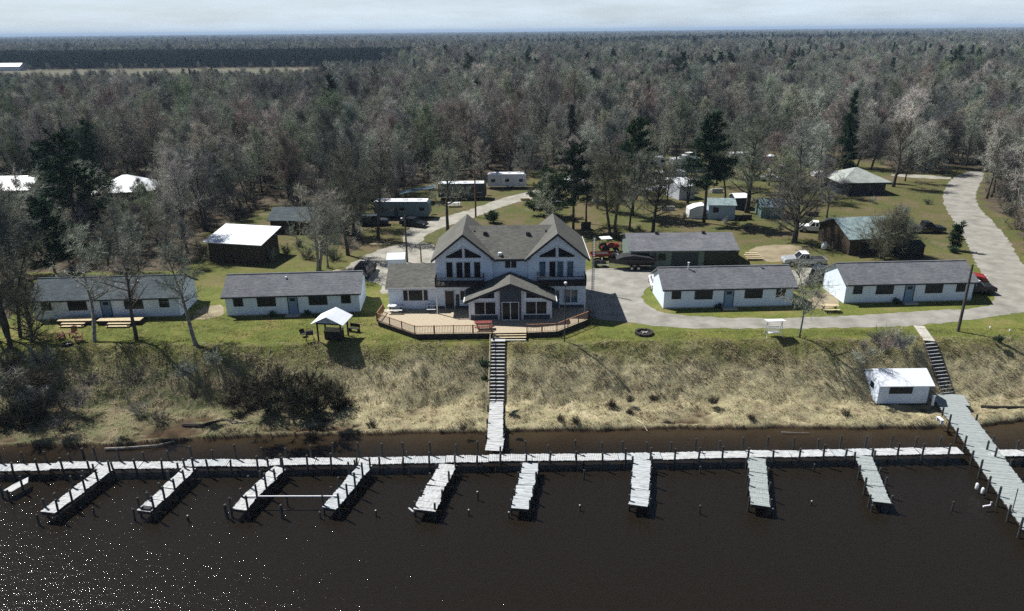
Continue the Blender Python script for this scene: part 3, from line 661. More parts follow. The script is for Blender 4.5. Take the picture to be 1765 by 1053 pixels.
c4, w4, r4, a4 = cabin((1454, 523), (1673, 518), 'long white cabin beside the road bend, rightmost, its left gable in full sun', M['roof_grey'], M['white'])
for px, py, lb in ((603, 541, 'small dark twiggy bush at the blue door of the cabin behind the picnic shelter'), (1240, 531, 'small dark bush at the door of the cabin with two roof pipes'), (1543, 522, 'dark leafy bush at the door of the rightmost cabin')):
    if px != 603: place_bush(px, py, .6, lb, mesh=BUSHG[0], z=0)
place_bush(470, 545, .6, 'small dark bush left of the door of the cabin behind the picnic shelter', mesh=BUSHG[1], z=0)
place_bush(530, 541, .5, 'small dark bush right of the door of the cabin behind the picnic shelter', mesh=BUSHG[0], z=0)
# sunlit plank porches with two steps at the leftmost cabin
for (px0, px1, q0, q1, lb) in ((99, 158, 104, 144, 'sunlit plank porch with two steps, left one at the leftmost cabin'), (167, 242, 184, 223, 'sunlit plank porch with two steps, right one at the leftmost cabin')):
    p0 = G(px0, 561); p1 = G(px1, 560); y0 = (p0[1]+p1[1])/2; s0 = G(q0, 564)[0]; s1 = G(q1, 564)[0]
    t = thing('porch', lb, 'porch', (p0[0], y0, 0), 0)
    m = MB()
    for k in range(7): m.box(0, p1[0]-p0[0], .02+k*.17, .17+k*.17, .48, .53)
    m.build('platform', M['wood_tan'], t)
    MB().box(.05, p1[0]-p0[0]-.05, .05, 1.15, -.1, .48).build('frame', M['wood_dark'], t)
    for k in range(2): MB().box(s0-p0[0], s1-p0[0], -.42-k*.4, -.1-k*.4, .3-k*.17, .35-k*.17).build('step', M['wood_tan'], t)
    MB().box(s0-p0[0]+.1, s0-p0[0]+.16, -.75, .03, -.05, .3).box(s1-p0[0]-.16, s1-p0[0]-.1, -.75, .03, -.05, .3).build('stringer', M['wood_dark'], t)

# ------------------------------------------------------------------ the lodge
LX, LY = 0.0, 78.3
lodge = thing('lodge', 'two-storey white lodge with twin gables and a glazed front wing, largest building', 'lodge', (LX, LY, 0))
PL, PR, HW = -5.36, 5.08, 3.2          # gable axes and half width
EZ, KZ, DEP = 6.78, 9.42, 8.6
w = MB()
for P in (PL, PR): w.prism([(P-HW, -.1), (P+HW, -.1), (P+HW, EZ), (P, KZ-.12), (P-HW, EZ)], 0, DEP, 'y')
w.box(PL+HW, PR-HW, .35, DEP-.35, -.1, EZ-.35)
w.prism([(.35, EZ-.35), (4.3, KZ-.3), (DEP-.35, EZ-.35)], PL+HW, PR-HW, 'x')
w.build('wall', M['white'], lodge)
r = MB(); th = .14
sl = (KZ-EZ)/HW; O = .42
for P in (PL, PR):
    e = EZ-sl*O+.04
    r.prism([(P-HW-O, e-th), (P, KZ-th+.04), (P, KZ+.04), (P-HW-O, e)], -.55, DEP+.4, 'y'); r.prism([(P, KZ-th+.04), (P+HW+O, e-th), (P+HW+O, e), (P, KZ+.04)], -.55, DEP+.4, 'y')
# centre roof between the gables
cz = KZ-.2; xl, xr = PL+.3, PR-.3
for ya, yb_ in ((-.25, 4.3), (DEP+.25, 4.3)):
    n_ = len(r.v); g0 = .12
    r.v += [(PL+HW-g0, ya, 6.36), (PR-HW+g0, ya, 6.36), (PR-.2, yb_, cz-.14), (PL+.2, yb_, cz-.14), (PL+HW-g0, ya, 6.5), (PR-HW+g0, ya, 6.5), (PR-.2, yb_, cz), (PL+.2, yb_, cz)]
    r.f += [tuple(n_+i for i in q) for q in ((0, 3, 2, 1), (4, 5, 6, 7), (0, 1, 5, 4), (1, 2, 6, 5), (2, 3, 7, 6), (3, 0, 4, 7))]
# the parts of that roof under the gable slopes stay inside the gables' volume
ro = r.build('roof', M['roof_olive'], lodge)
f = MB()
for P in (PL, PR):
    e = EZ-sl*O+.04
    for s in (-1, 1):
        x1 = P+s*(HW+O); a = [(P, KZ-.24), (P, KZ+.05), (x1, e+.01), (x1, e-.28)]
        f.prism(a if s > 0 else a[::-1], -.6, -.553, 'y')
f.box(PL+HW+.2, PR-HW-.2, -.3, -.253, 6.24, 6.48)
f.build('fascia', M['dark_trim'], ro)
f = MB(); f.prism([(PR+HW+O+.003, EZ-sl*O-.1), (PR+HW+O+.06, EZ-sl*O-.1), (PR+HW+O+.06, EZ-sl*O+.07), (PR+HW+O+.003, EZ-sl*O+.07)], -.55, DEP+.4, 'y'); f.build('gutter', M['white_paint'], ro)
for vx, vy in ((-3.0, 3.1), (1.9, 3.0)):
    z = 6.5+(vy+.25)/4.55*(cz-6.5); MB().box(vx-.22, vx+.22, vy-.2, vy+.2, z-.15, z+.28).build('roof_vent', M['dark_trim'], ro)
MB().disc((-1.3, .3, 6.95), .22, (0, 0, 1), .3).build('roof_vent', M['white_paint'], ro)
for vx, vy in ((PL+1.1, 3.5), (PR-1.1, 3.3)):
    z = KZ-sl*1.1; MB().tube([(vx, vy, z-.1), (vx, vy, z+.35)], .09, 8).build('vent_pipe', M['dark_trim'], ro)
# gable glazing
for P, gm in ((PL, M['glass']), (PR, M['glass_blue'])):
    for s in (-1, 1):
        x0, x1 = P+s*.16, P+s*1.95
        g = MB(); pts = [(x0, 6.62), (x0, 7.72), (x1, 6.82), (x1, 6.62)]; g.prism(pts if s < 0 else pts[::-1], -.03, -.002, 'y'); wd = g.build('gable_window', M['glass'], lodge)
        b = MB(); b.obox((x0+x1)/2, -.03, (7.72+6.82)/2+.06, math.hypot(x1-x0, .93)+.1, .06, .1, ry=math.atan2(.93, abs(x1-x0))*(1 if s > 0 else -1)); b.box(min(x0, x1)-.05, max(x0, x1)+.05, -.06, -.001, 6.52, 6.61); b.build('frame', M['trim'], wd)
    MB().box(P-.1, P+.1, -.07, -.001, 6.52, 7.95).build('mullion', M['trim'], lodge)
    for k, x in enumerate((-1.62, -.5, .38, 1.5)):
        mt = M['glass'] if (P < 0 or k == 1) else M['glass_blue']
        window(lodge, P+x, 4.25, .68, 1.85, -.001, mt, 1, frame=M['trim'])
window(lodge, -.1, 5.3, 1.25, .8, .349, None, 2, frame=M['trim'])
# balconies
for P, x0, x1 in ((PL, -8.5, -3.1), (PR, 2.85, 8.25)):
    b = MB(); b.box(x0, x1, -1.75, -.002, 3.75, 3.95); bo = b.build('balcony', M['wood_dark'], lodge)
    rr = MB()
    for (ax, ay, bx, by) in ((x0, -1.72, x1, -1.72), (x0+.03, -1.72, x0+.03, -.05), (x1-.03, -1.72, x1-.03, -.05)):
        L_ = math.hypot(bx-ax, by-ay); n = int(L_/.15)
        for i in range(n+1): rr.tube([(ax+(bx-ax)*i/n, ay+(by-ay)*i/n, 3.9), (ax+(bx-ax)*i/n, ay+(by-ay)*i/n, 4.82)], .022, 4, False)
        rr.tube([(ax, ay, 4.86), (bx, by, 4.86)], .05, 4)
        rr.tube([(ax, ay, 4.05), (bx, by, 4.05)], .03, 4)
    rr.build('railing', M['wood_dark'], bo)
    for x in (x0+.1, x1-.1): MB().box(x-.07, x+.07, -1.7, -1.56, .55, 3.75).build('post', M['trim'] if P > 0 or x < -6 else M['wood_dark'], bo)
door(lodge, -7.1, .62, 1.0, 2.1, -.002, M['black'], lite=False, frame=M['trim']); window(lodge, -5.3, 1.6, 1.1, 1.1, -.001, None, 2, frame=M['trim'])
MB().box(-6.4, -6.0, -.05, -.003, .6, 2.3).build('panel', M['stone_blue'], lodge)
window(lodge, 6.7, 1.2, 1.5, 1.5, -.001, M['glass_blue'], 2, frame=M['trim']); door(lodge, 4.9, .62, .95, 2.05, -.002, M['glass_blue'], frame=M['trim'], lite=False)
MB().box(-8.5, 8.2, -.06, -.003, .55, .9).build('wainscot', M['stone_blue'], lodge)
# front wing
FX0, FX1, FY, FP = -4.62, 4.25, -3.5, -.18
w = MB(); w.prism([(FX0, .4), (FX1, .4), (FX1, 2.95), (FP, 4.75), (FX0, 2.95)], FY, -.003, 'y'); wg = w.build('wing_wall', M['white'], lodge)
r = MB(); k = (4.75-2.95)/(FP-FX0)
for s, xe in ((-1, FX0-.55), (1, FX1+.55)):
    ez = 4.93-abs(xe-FP)*k; pts = [(FP, 4.93-.14), (FP, 4.93), (xe, ez), (xe, ez-.14)]
    r.prism(pts if s > 0 else pts[::-1], FY-.65, -.005, 'y')
wr = r.build('wing_roof', M['roof_olive'], lodge)
f = MB()
for s, xe in ((-1, FX0-.55), (1, FX1+.55)):
    ez = 4.93-abs(xe-FP)*k; pts = [(FP, 4.93-.3), (FP, 4.94), (xe, ez+.01), (xe, ez-.27)]; f.prism(pts if s > 0 else pts[::-1], FY-.7, FY-.653, 'y')
f.build('fascia', M['dark_trim'], wr)
f = MB()
for s, xe in ((-1, FX0-.55), (1, FX1+.55)):
    ez = 4.93-abs(xe-FP)*k; f.box(min(xe, xe+s*.1)+.003*s, max(xe, xe+s*.1)+.003*s, FY-.65, -.4, ez-.16, ez-.02)
f.build('gutter', M['white_paint'], wr)
c = MB(); c.prism([(-1.3, .62), (.98, .62), (.98, 4.1), (FP, 4.6), (-1.3, 4.1)], FY-.35, FY-.002, 'y'); bay = c.build('entrance_bay', M['stone_blue'], lodge)
window(lodge, -.18, .68, 1.75, 2.0, FY-.352, None, 2, frame=M['trim'])
for x in (-1.42, 1.12): MB().box(x-.12, x+.12, FY-.12, FY-.003, .6, 4.1).build('pilaster', M['trim'], lodge)
for x, ww in ((-2.95, 2.25), (2.65, 2.25)): window(lodge, x, 1.2, ww, 1.4, FY-.001, None, 2, frame=M['trim'])
for s in (-1, 1):
    x0, x1 = FP+s*1.75, FP+s*3.75; pts = [(x0, 3.05), (x0, 3.95), (x1, 3.15), (x1, 3.05)]
    MB().prism(pts if s < 0 else pts[::-1], FY-.03, FY-.002, 'y').build('gable_window', M['glass'], lodge)
for xa, xb in ((FX0+.02, -1.32), (1.0, FX1-.02)): MB().box(xa, xb, FY-.08, FY-.003, .58, 1.08).build('wainscot', M['stone_blue'], lodge)
for x in (FX0-.02, FX1+.02): MB().box(x-.09, x+.09, FY-.09, FY+.1, .58, 3.0).build('corner_post', M['trim'], lodge)
# left annex
w = MB(); w.prism([(0, -.1), (6.4, -.1), (6.4, 3.35), (3.2, 4.9), (0, 3.35)], -14.05, -8.58, 'x'); w.build('annex_wall', M['white'], lodge)
r = MB(); gable_roof(r, -14.3, -8.57, -.45, 6.85, 3.26, 5.06, .13); ar = r.build('annex_roof', M['roof_olive'], lodge)
MB().box(-14.3, -8.57, -.475, -.452, 3.1, 3.26).build('fascia', M['trim'], ar)
window(lodge, -12.1, 1.6, .5, 1.25, -.001, None, 1, frame=M['trim']); window(lodge, -10.95, 1.6, 1.55, 1.25, -.001, None, 1, frame=M['trim']); window(lodge, -9.8, 1.6, .45, 1.25, -.001, None, 1, frame=M['trim'])
# tv mast beside the lodge
t = thing('lattice_mast', 'thin ladder-like lattice mast beside the right side of the lodge', 'mast', (9.95, 84.9, 0))
m = MB(); hh = 7.2
for a_, b_ in ((-.14, 0), (.14, 0), (0, .22)): m.tube([(a_, b_, 0), (a_, b_, hh)], .025, 5)
m.build('upright', M['pole'], t)
m = MB()
for i in range(23):
    z = .2+i*.3; m.tube([(-.14, 0, z), (.14, 0, z)], .035, 4, False); m.tube([(.14, 0, z), (0, .22, z+.15)], .015, 4, False); m.tube([(-.14, 0, z), (0, .22, z+.15)], .015, 4, False)
m.build('rung', M['trim'], t)
# ------------------------------------------------------------------ deck
deck = thing('deck', 'large tan wooden deck with railing in front of the lodge', 'deck', (0, 75, .6))
DP = [(-14.5, 78.28), (-14.85, 74.6), (-10.2, 70.75), (-2.05, 70.85), (1.5, 70.9), (4.7, 71.1), (8.45, 74.6), (8.6, 78.28)]
def clip_x(poly, x):
    ysx = []
    for i in range(len(poly)):
        (xa, ya), (xb, yb) = poly[i], poly[(i+1) % len(poly)]
        if (xa-x)*(xb-x) < 0: ysx.append(ya+(yb-ya)*(x-xa)/(xb-xa))
    return sorted(ysx)
m = MB(); yy = 70.9; bi = 0
DQ = [(a, b-75) for a, b in DP]
x = -14.85+.075
while x < 8.7:
    c = clip_x(DQ, x)
    if len(c) >= 2: m.box(x-.07, x+.07, c[0], c[-1], -.04, random.Random(bi).uniform(-.004, .004))
    x += .15; bi += 1
m.build('floor_boards', M['wood_deck'], deck)
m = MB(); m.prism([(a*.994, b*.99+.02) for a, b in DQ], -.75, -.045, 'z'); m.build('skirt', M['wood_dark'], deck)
runs = [((-14.6, 77.4), (-14.85, 74.65)), ((-14.8, 74.65), (-10.2, 70.8)), ((-10.2, 70.8), (-2.1, 70.9)), ((1.55, 70.95), (4.7, 71.15)), ((4.7, 71.15), (8.42, 74.65)), ((8.42, 74.65), (8.48, 76.2))]
for (ax, ay), (bx, by) in runs:
    ay -= 75; by -= 75; L_ = math.hypot(bx-ax, by-ay); m = MB(); n = max(2, int(L_/.16))
    for i in range(1, n): m.tube([(ax+(bx-ax)*i/n, ay+(by-ay)*i/n, .06), (ax+(bx-ax)*i/n, ay+(by-ay)*i/n, .84)], .02, 4, False)
    m.tube([(ax, ay, .08), (bx, by, .08)], .03, 4); m.obox((ax+bx)/2, (ay+by)/2, .88, L_, .1, .05, rz=math.atan2(by-ay, bx-ax))
    rl = m.build('railing', M['wood_red'], deck)
    k = max(1, round(L_/1.9))
    for i in range(k+1): MB().box(ax+(bx-ax)*i/k-.05, ax+(bx-ax)*i/k+.05, ay+(by-ay)*i/k-.05, ay+(by-ay)*i/k+.05, -.1, .96).build('post', M['wood_red'], rl)
for k in range(3): MB().box(-2.0, 1.45, -4.35-k*.33, -4.12-k*.33, -.2-k*.16, -.15-k*.16).build('step', M['wood_tan'] if k < 2 else M['concrete'], deck)
MB().box(-2.05, -1.98, -5.05, -4.1, -.6, -.17).box(1.42, 1.49, -5.05, -4.1, -.6, -.17).build('stringer', M['wood_dark'], deck)
# furniture on the deck
def picnic_table(label, x, y, z, rz, top, frame, L_=1.85, group=None, name='picnic_table'):
    t = thing(name, label, 'picnic table', (x, y, z), rz, group)
    m = MB()
    for k in range(5): m.box(-L_/2, L_/2, -.38+k*.155, -.24+k*.155, .71, .75)
    m.build('tabletop', top, t)
    for s in (-1, 1): MB().box(-L_/2, L_/2, s*.72-.13, s*.72+.13, .42, .46).build('bench', top, t)
    for sx in (-1, 1):
        m = MB(); xx = sx*L_*.36
        m.obox(xx, 0, .36, .06, .1, 1.0, rx=.6); m.obox(xx+.07, 0, .36, .06, .1, 1.0, rx=-.6); m.box(xx-.04, xx+.02, -.8, .8, .35, .42); m.build('leg', frame, t)
    return t
picnic_table('red picnic table on the deck, in front of the wing window', *G(833, 566, .6), .6, .05, M['red_wood'], M['red_wood'])
picnic_table('pale-topped table under the left windows of the annex', -13.2, 77.4, .6, 0, M['trim'], M['wood_dark'], 1.7)
picnic_table('small pale-topped table beside the lodge corner at the annex', -9.1, 77.6, .6, 0, M['trim'], M['wood_dark'], 1.0)
def deck_chair(label, x, y, z, rz, mat, group=None, name='lounge_chair'):
    t = thing(name, label, 'chair', (x, y, z), rz, group)
    m = MB()
    for k in range(4): m.box(-.28, .28, -.3+k*.15, -.17+k*.15, .36-k*.03, .39-k*.03)
    m.build('seat', mat, t)
    m = MB()
    for k in range(5): m.obox(-.24+k*.12, .36, .68, .1, .025, .85-abs(k-2)*.06, rx=-.35)
    m.build('backrest', mat, t)
    for s in (-1, 1):
        MB().box(s*.36-.06, s*.36+.06, -.4, .4, .55, .58).build('armrest', mat, t)
        MB().box(s*.33-.03, s*.33+.03, -.36, -.26, 0, .55).build('leg', mat, t); MB().obox(s*.3, .15, .24, .05, .8, .1, rx=-.35).build('leg', mat, t)
    return t
x, y = G(110, 587); deck_chair('brown wooden armchair on the lawn, left of the fire ring and nearest the trees', x-.6, y+.6, 0, 2.3, M['red_wood'])
x, y = G(122, 583); deck_chair('brown wooden armchair on the lawn behind the fire ring, farthest from the water', x+.1, y+.5, 0, 3.1-2.9, M['red_wood'])
x, y = G(136, 590); deck_chair('orange-brown wooden armchair on the lawn, right of the fire ring', x, y+.1, 0, -.9, M['wood_red'])
def fire_ring(label, px, py, r_, z=0):
    x, y = G(px, py); t = thing('fire_ring', label, 'fire ring', (x, y, z))
    m = MB(); n = 16
    for i in range(n): a = 2*math.pi*i/n; m.obox(math.cos(a)*r_, math.sin(a)*r_, .12, .3*r_, .34*r_, .28, rz=a+.2*math.sin(i*3))
    m.build('stones', M['wood_dark'], t); MB().disc((0, 0, .03), r_*.95, (0, 0, 1), .06, 18).build('ash', M['black_matt'], t)
    m = MB(); m.obox(.15*r_, .05, .12, r_, .1, .1, rz=.6); m.obox(0, 0, .18, .8*r_, .09, .09, rz=-.7); m.build('charred_log', M['concrete'], t)
fire_ring('dark round fire ring on the grass in front of the cabin with two roof pipes', 1110, 575, .85)
fire_ring('dark fire ring between the three wooden armchairs', 117, 595, .45)

# ------------------------------------------------------------------ picnic shelter with white gable roof
x, y = G(572, 590)
sh = thing('picnic_shelter', 'small open shelter with white gable roof and dark posts on the lawn', 'shelter', (x, y+.9, 0), R(-8))
for sx in (-1, 1):
    for sy in (-1, 1): MB().box(sx*1.25-.07, sx*1.25+.07, sy*1.0-.07, sy*1.0+.07, -.05, 2.15).build('post', M['wood_dark'], sh)
m = MB(); m.box(-1.35, 1.35, -1.1, -.98, 2.05, 2.2); m.box(-1.35, 1.35, .98, 1.1, 2.05, 2.2); m.box(-1.33, -1.2, -.97, .97, 2.05, 2.19); m.box(1.2, 1.33, -.97, .97, 2.05, 2.19); m.build('beam', M['wood_dark'], sh)
r = MB(); gable_roof(r, -1.75, 1.75, -1.5, 1.5, 2.2, 3.05, .06, 'y'); r.build('roof', M['metal_white'], sh)
for yy_ in (-1.12, 1.08): MB().prism([(-1.45, 2.22), (1.45, 2.22), (0, 2.92)], yy_, yy_+.04, 'y').build('gable_panel', M['lightblue'], sh)
t = thing('serving_table', 'tan board table standing under the white-roofed shelter', 'table', (x, y+.95, 0), R(-8))
MB().box(-.95, .95, -.35, .75, .95, 1.0).build('tabletop', M['wood_tan'], t)
m = MB(); m.box(-.9, .9, -.3, -.25, .0, .94); m.box(-.9, -.85, -.25, .7, 0, .94); m.box(.85, .9, -.25, .7, 0, .94); m.build('side_panel', M['wood_dark'], t)  # dark panels stand in for the shadow below the tabletop
x, y = G(535, 588)
t = thing('barbecue_grill', 'black barbecue grill with side shelf, left of the white-roofed shelter', 'grill', (x, y, 0), .3)
m = MB(); m.tube([(-.38, 0, .95), (.38, 0, .95)], .27, 12); m.build('firebox', M['black'], t)
m = MB(); m.box(-.75, -.4, -.2, .2, .9, .93); m.build('shelf', M['black_matt'], t)
m = MB()
for sx in (-.3, .3):
    for sy in (-.2, .2): m.tube([(sx, sy, .8), (sx*1.2, sy*1.4, 0.02)], .025, 5)
m.tube([(-.36, -.28, .2), (.36, -.28, .2)], .02, 5); m.build('leg', M['black_matt'], t)
for s in (-1, 1): MB().disc((s*.42, .28, .13), .13, (1, 0, 0), .05).build('wheel', M['tyre'], t)
x, y = G(524, 580); t = thing('lawn_chair', 'dark folding chair lying low on the grass left of the grill', 'chair', (x, y, 0), .8)
MB().box(-.28, .28, -.28, .28, .3, .34).build('seat', M['black_matt'], t); MB().obox(0, .34, .52, .55, .03, .5, rx=-.5).build('backrest', M['black_matt'], t)
for sx in (-.25, .25):
    for sy in (-.25, .25): MB().tube([(sx, sy, .32), (sx*1.15, sy*1.2, 0)], .02, 4).build('leg', M['black_matt'], t)
x, y = G(611, 572); t = thing('garden_bench', 'black metal bench on the grass right of the white-roofed shelter', 'bench', (x, y, 0), -.35)
MB().box(-.6, .6, -.2, .2, .42, .46).build('seat', M['black_matt'], t); MB().box(-.6, .6, .22, .26, .5, .9).build('backrest', M['black_matt'], t)
for sx in (-.52, .52): MB().box(sx-.03, sx+.03, -.22, .26, 0, .42).box(sx-.03, sx+.03, .2, .28, .4, .9).build('leg', M['black_matt'], t)
# ------------------------------------------------------------------ white glider swing, table by the rightmost cabin
x, y = G(1334, 581); t = thing('glider_swing', 'white garden swing with canopy frame on the grass below the road', 'swing', (x, y+.2, 0), .05)
for s in (-1, 1):
    MB().tube([(s*.85, -.45, 0), (s*.75, 0, 1.75), (s*.85, .55, 0)], .045, 5).build('leg', M['white_paint'], t)
m = MB()
for k in range(4): m.box(-.62, .62, -.22+k*.12, -.12+k*.12, .45, .48)
m.build('seat', M['white_paint'], t)
m = MB()
for k in range(9): m.box(-.62+k*.145, -.56+k*.145, .28, .31, .48, 1.0)
m.box(-.64, .64, .27, .32, 1.0, 1.08); m.build('backrest', M['white_paint'], t)
m = MB(); m.obox(0, 0, 1.82, 1.9, 1.05, .05, rx=-.15); m.build('canopy', M['metal_white'], t)
MB().tube([(-.8, 0, 1.72), (.8, 0, 1.72)], .04, 5).build('crossbar', M['white_paint'], t)
picnic_table('weathered brown picnic table between the two right cabins', *G(1429, 536), 0, -.05, M['wood_tan'], M['brown'])
# ------------------------------------------------------------------ poles
def pole(label, base, toppy, r_, mat, kind='utility_pole', cat='utility pole', arm=None, lamp=None, z=0):
    x, y = G(*base, z); h = HZ(base[0], toppy, y)-z
    t = thing(kind, label, cat, (x, y, z))
    MB().tube([(0, 0, -.3), (.02, 0, h*.5), (0, 0, h)], [r_*1.15, r_, r_*.75], 8).build('pole', mat, t)
    if arm: MB().box(-arm, arm, -.05, .05, h-.5, h-.38).build('crossarm', mat, t); [MB().tube([(s, 0, h-.38), (s, 0, h-.24)], .04, 6).build('insulator', M['white_paint'], t) for s in (-arm*.85, arm*.85)]
    if lamp == 'globe': MB().tube([(0, -.02, h), (0, -.02, h+.1), (0, -.02, h+.22), (0, -.02, h+.3)], [.08, .16, .16, .06], 8).build('lamp_head', M['white_paint'], t)
    if lamp == 'arm': MB().tube([(0, 0, h-.4), (-.25, -.4, h-.1), (-.3, -.7, h-.12)], .03, 5).build('bracket', M['chrome'], t); MB().obox(-.3, -.8, h-.14, .2, .4, .1).build('lamp_head', M['white_paint'], t)
    return x, y, h
pole('slim dark lamp pole with pale head on the lawn right of the deck steps', (973, 589), 490, .06, M['pole'], 'lamp_post', 'lamp post', lamp='globe')
pole('tall dark utility pole standing below the rightmost cabin', (1651, 571), 456, .14, M['pole'])
pole('dark utility pole behind the annex roof, beside the small white shed', (702, 452), 372, .13, M['pole'], lamp='arm')
pole('red-brown utility pole behind the left gable of the lodge', (820, 374), 292, .14, M['pole_red'])
pole('thin brown post on the gravel behind the annex', (726, 452), 424, .09, M['pole_red'], 'post', 'post')
# ------------------------------------------------------------------ docks
DZ = -4.1
def dock_posts(t, spots, mat=None, r_=.09):
    spots = [(a_, b_, c_*1.25, d_) for a_, b_, c_, d_ in spots]
    for (x, y, h, ln) in spots:
        MB().tube([(x-ln*.1, y, -2.6), (x, y, 0), (x+ln, y+ln*.3, h)], [r_*1.1, r_, r_*.95], 7).build('post', mat or M['post'], t)
def plank_run(m, ax, ay, bx, by, wd, pitch=.16, gap=.02, jit=.03, zj=.01, z=0, seed=0, across=True):
    """boards laid across the run from a to b"""
    rg = random.Random(seed); L_ = math.hypot(bx-ax, by-ay); rz = math.atan2(by-ay, bx-ax); n = max(1, int(L_/pitch)); p = L_/n
    for i in range(n):
        t = (i+.5)/n; j = rg.uniform(-jit, jit)
        m.obox(ax+(bx-ax)*t-math.sin(rz)*j, ay+(by-ay)*t+math.cos(rz)*j, z-.02+rg.uniform(-zj, zj), p-gap, wd*(1+rg.uniform(-.012, .02)), .04, rz=rz+rg.uniform(-.01, .01))
# long main dock
p0 = G(-60, 806, DZ); p1 = G(1655, 776, DZ)
md = thing('main_dock', 'long bleached plank dock running across the picture, finger piers branch off it', 'dock', (p0[0], p0[1], DZ), math.atan2(p1[1]-p0[1], p1[0]-p0[0]))
LM = math.dist(p0, p1); ns = 23; frm = MB(); rg = random.Random(4)
for s in range(ns):
    xa, xb = LM*s/ns, LM*(s+1)/ns; m = MB(); o1, o2 = rg.uniform(-.1, .1), rg.uniform(-.1, .1)
    plank_run(m, xa+.02, o1, xb-.02, o2, 1.06, .15, .02, .035, .01, rg.uniform(-.03, .05), seed=s); m.build('deck_section', M['wood_white'] if s % 5 else M['wood_grey'], md)
    frm.box(xa, xb, -.46, -.38, -.2, -.05).box(xa, xb, .38, .46, -.2, -.05)
frm.build('frame', M['wood_dark'], md)
sp = []; x = .6; i = 0
while x < LM:
    sp.append((x, -.66, rg.uniform(.55, 1.0), rg.uniform(-.06, .06))); sp.append((x+rg.uniform(-.1, .1), .66, rg.uniform(.6, 1.15), rg.uniform(-.05, .05))); x += rg.uniform(1.9, 2.3)
dock_posts(md, sp)
# short dock beyond the ramp
q0 = G(1700, 781, DZ); q1 = G(1900, 778, DZ)
d2 = thing('side_dock', 'pale plank dock leaving the right picture edge beyond the wide ramp', 'dock', (q0[0], q0[1], DZ), math.atan2(q1[1]-q0[1], q1[0]-q0[0])); L2 = math.dist(q0, q1)
for s in range(3): m = MB(); plank_run(m, L2*s/3+.02, rg.uniform(-.05, .05), L2*(s+1)/3-.02, 0, 1.0, .15, .018, .03, .008, seed=60+s); m.build('deck_section', M['wood_white'], d2)
MB().box(0, L2, -.45, -.38, -.26, -.05).box(0, L2, .38, .45, -.26, -.05).build('frame', M['wood_dark'], d2)
dock_posts(d2, [(x, s_*.56, .7, 0) for x in (.4, 3, 5.6) for s_ in (-1, 1)])
# finger piers
FG = [(82, 884, 185, 806, 1.25, 4, 'first finger pier from the left, long bright planks pointing down left'), (248, 881, 328, 806, 1.2, 4, 'second finger pier from the left, with a low dark box on its near end'), (410, 878, 482, 804, 1.2, 4, 'third finger pier from the left, joined to a white boom pipe at its end'), (568, 876, 630, 800, 1.2, 4, 'fourth finger pier from the left, right end of the white boom pipe rests on it'), (730, 880, 772, 799, 1.5, 4, 'fifth finger pier, widening at its near end with a broken corner'), (896, 877, 915, 798, 1.35, 4, 'finger pier just right of the stair walkway, in kinked sections'), (1102, 872, 1107, 791, 1.45, 3, 'almost upright finger pier below the small round fire ring'), (1310, 872, 1304, 789, 1.45, 3, 'straight plain finger pier below the white garden swing'), (1520, 866, 1488, 785, 1.35, 3, 'rightmost finger pier leaning right, grey-green boards, nearest the wide ramp')]
for fi, (ax, ay, bx, by, wd, nsec, lb) in enumerate(FG):
    a = G(ax, ay, DZ); b = G(bx, by, DZ); L_ = math.dist(a, b); rz = math.atan2(a[1]-b[1], a[0]-b[0])
    t = thing('finger_pier', lb, 'pier', (b[0], b[1], DZ), rz, 'finger piers of the marina'); off = 0; rgf = random.Random(20+fi)
    mt = [M['wood_white'], M['wood_white'], M['wood_white'], M['wood_grey'], M['wood_white'], M['wood_grey'], M['wood_grey'], M['wood_green'], M['wood_green']][fi]
    kink = .0 if fi in (7, 8) else .09
    st = .0
    for s in range(nsec):
        m = MB(); o1 = rgf.uniform(-kink, kink); o2 = rgf.uniform(-kink, kink); w_ = wd*(1.18 if (fi == 4 and s == nsec-1) else 1)
        plank_run(m, st+L_*s/nsec+.03, o1, L_*(s+1)/nsec-.03, o2, w_, .15, .016, .035, .01, rgf.uniform(-.04, .03), seed=100+fi*9+s); m.build('deck_section', mt, t)
    MB().box(st, L_, -wd/2+.06, -wd/2+.14, -.26, -.05).box(st, L_, wd/2-.14, wd/2-.06, -.26, -.05).box(L_-.1, L_-.02, -wd/2+.14, wd/2-.14, -.26, -.05).build('frame', M['wood_dark'], t)
    sp = []
    n = [5, 5, 5, 5, 4, 4, 4, 4, 4][fi]
    for k in range(n):
        xx = .5+k*(L_-.8)/(n-1)
        hh = rgf.uniform(.8, 1.25) if fi < 4 else rgf.uniform(.35, .75)
        sp.append((xx, (wd/2+.07), hh, rgf.uniform(-.05, .05))); sp.append((xx+rgf.uniform(-.25, .25), -(wd/2+.07), hh*rgf.uniform(.5, .9), rgf.uniform(-.05, .05)))
    dock_posts(t, sp)
    if fi == 1: MB().box(L_-.5, L_-.12, -.4, .4, .02, .14).build('dark_box', M['black_matt'], t)
    if fi == 4: MB().obox(L_+.05, -wd/2-.25, -.02, .6, .12, .05, rz=.9).build('broken_board', mt, t)
a = G(12, 842, DZ); b = G(52, 820, DZ); t = thing('pier_end', 'small pointed plank pier end floating at the left picture edge', 'pier', (a[0], a[1], DZ-.2), math.atan2(b[1]-a[1], b[0]-a[0]))
L_ = math.dist(a, b); m = MB(); m.prism([(0, -.42), (L_*.72, -.42), (L_, 0.3), (L_*.35, .45), (-.1, .35)], -.05, 0, 'z'); m.build('planking', M['wood_white'], t)
dock_posts(t, [(-.2, .5, .4, 0), (L_*.45, -.5, .75, .02), (-.3, -.5, .3, 0)])
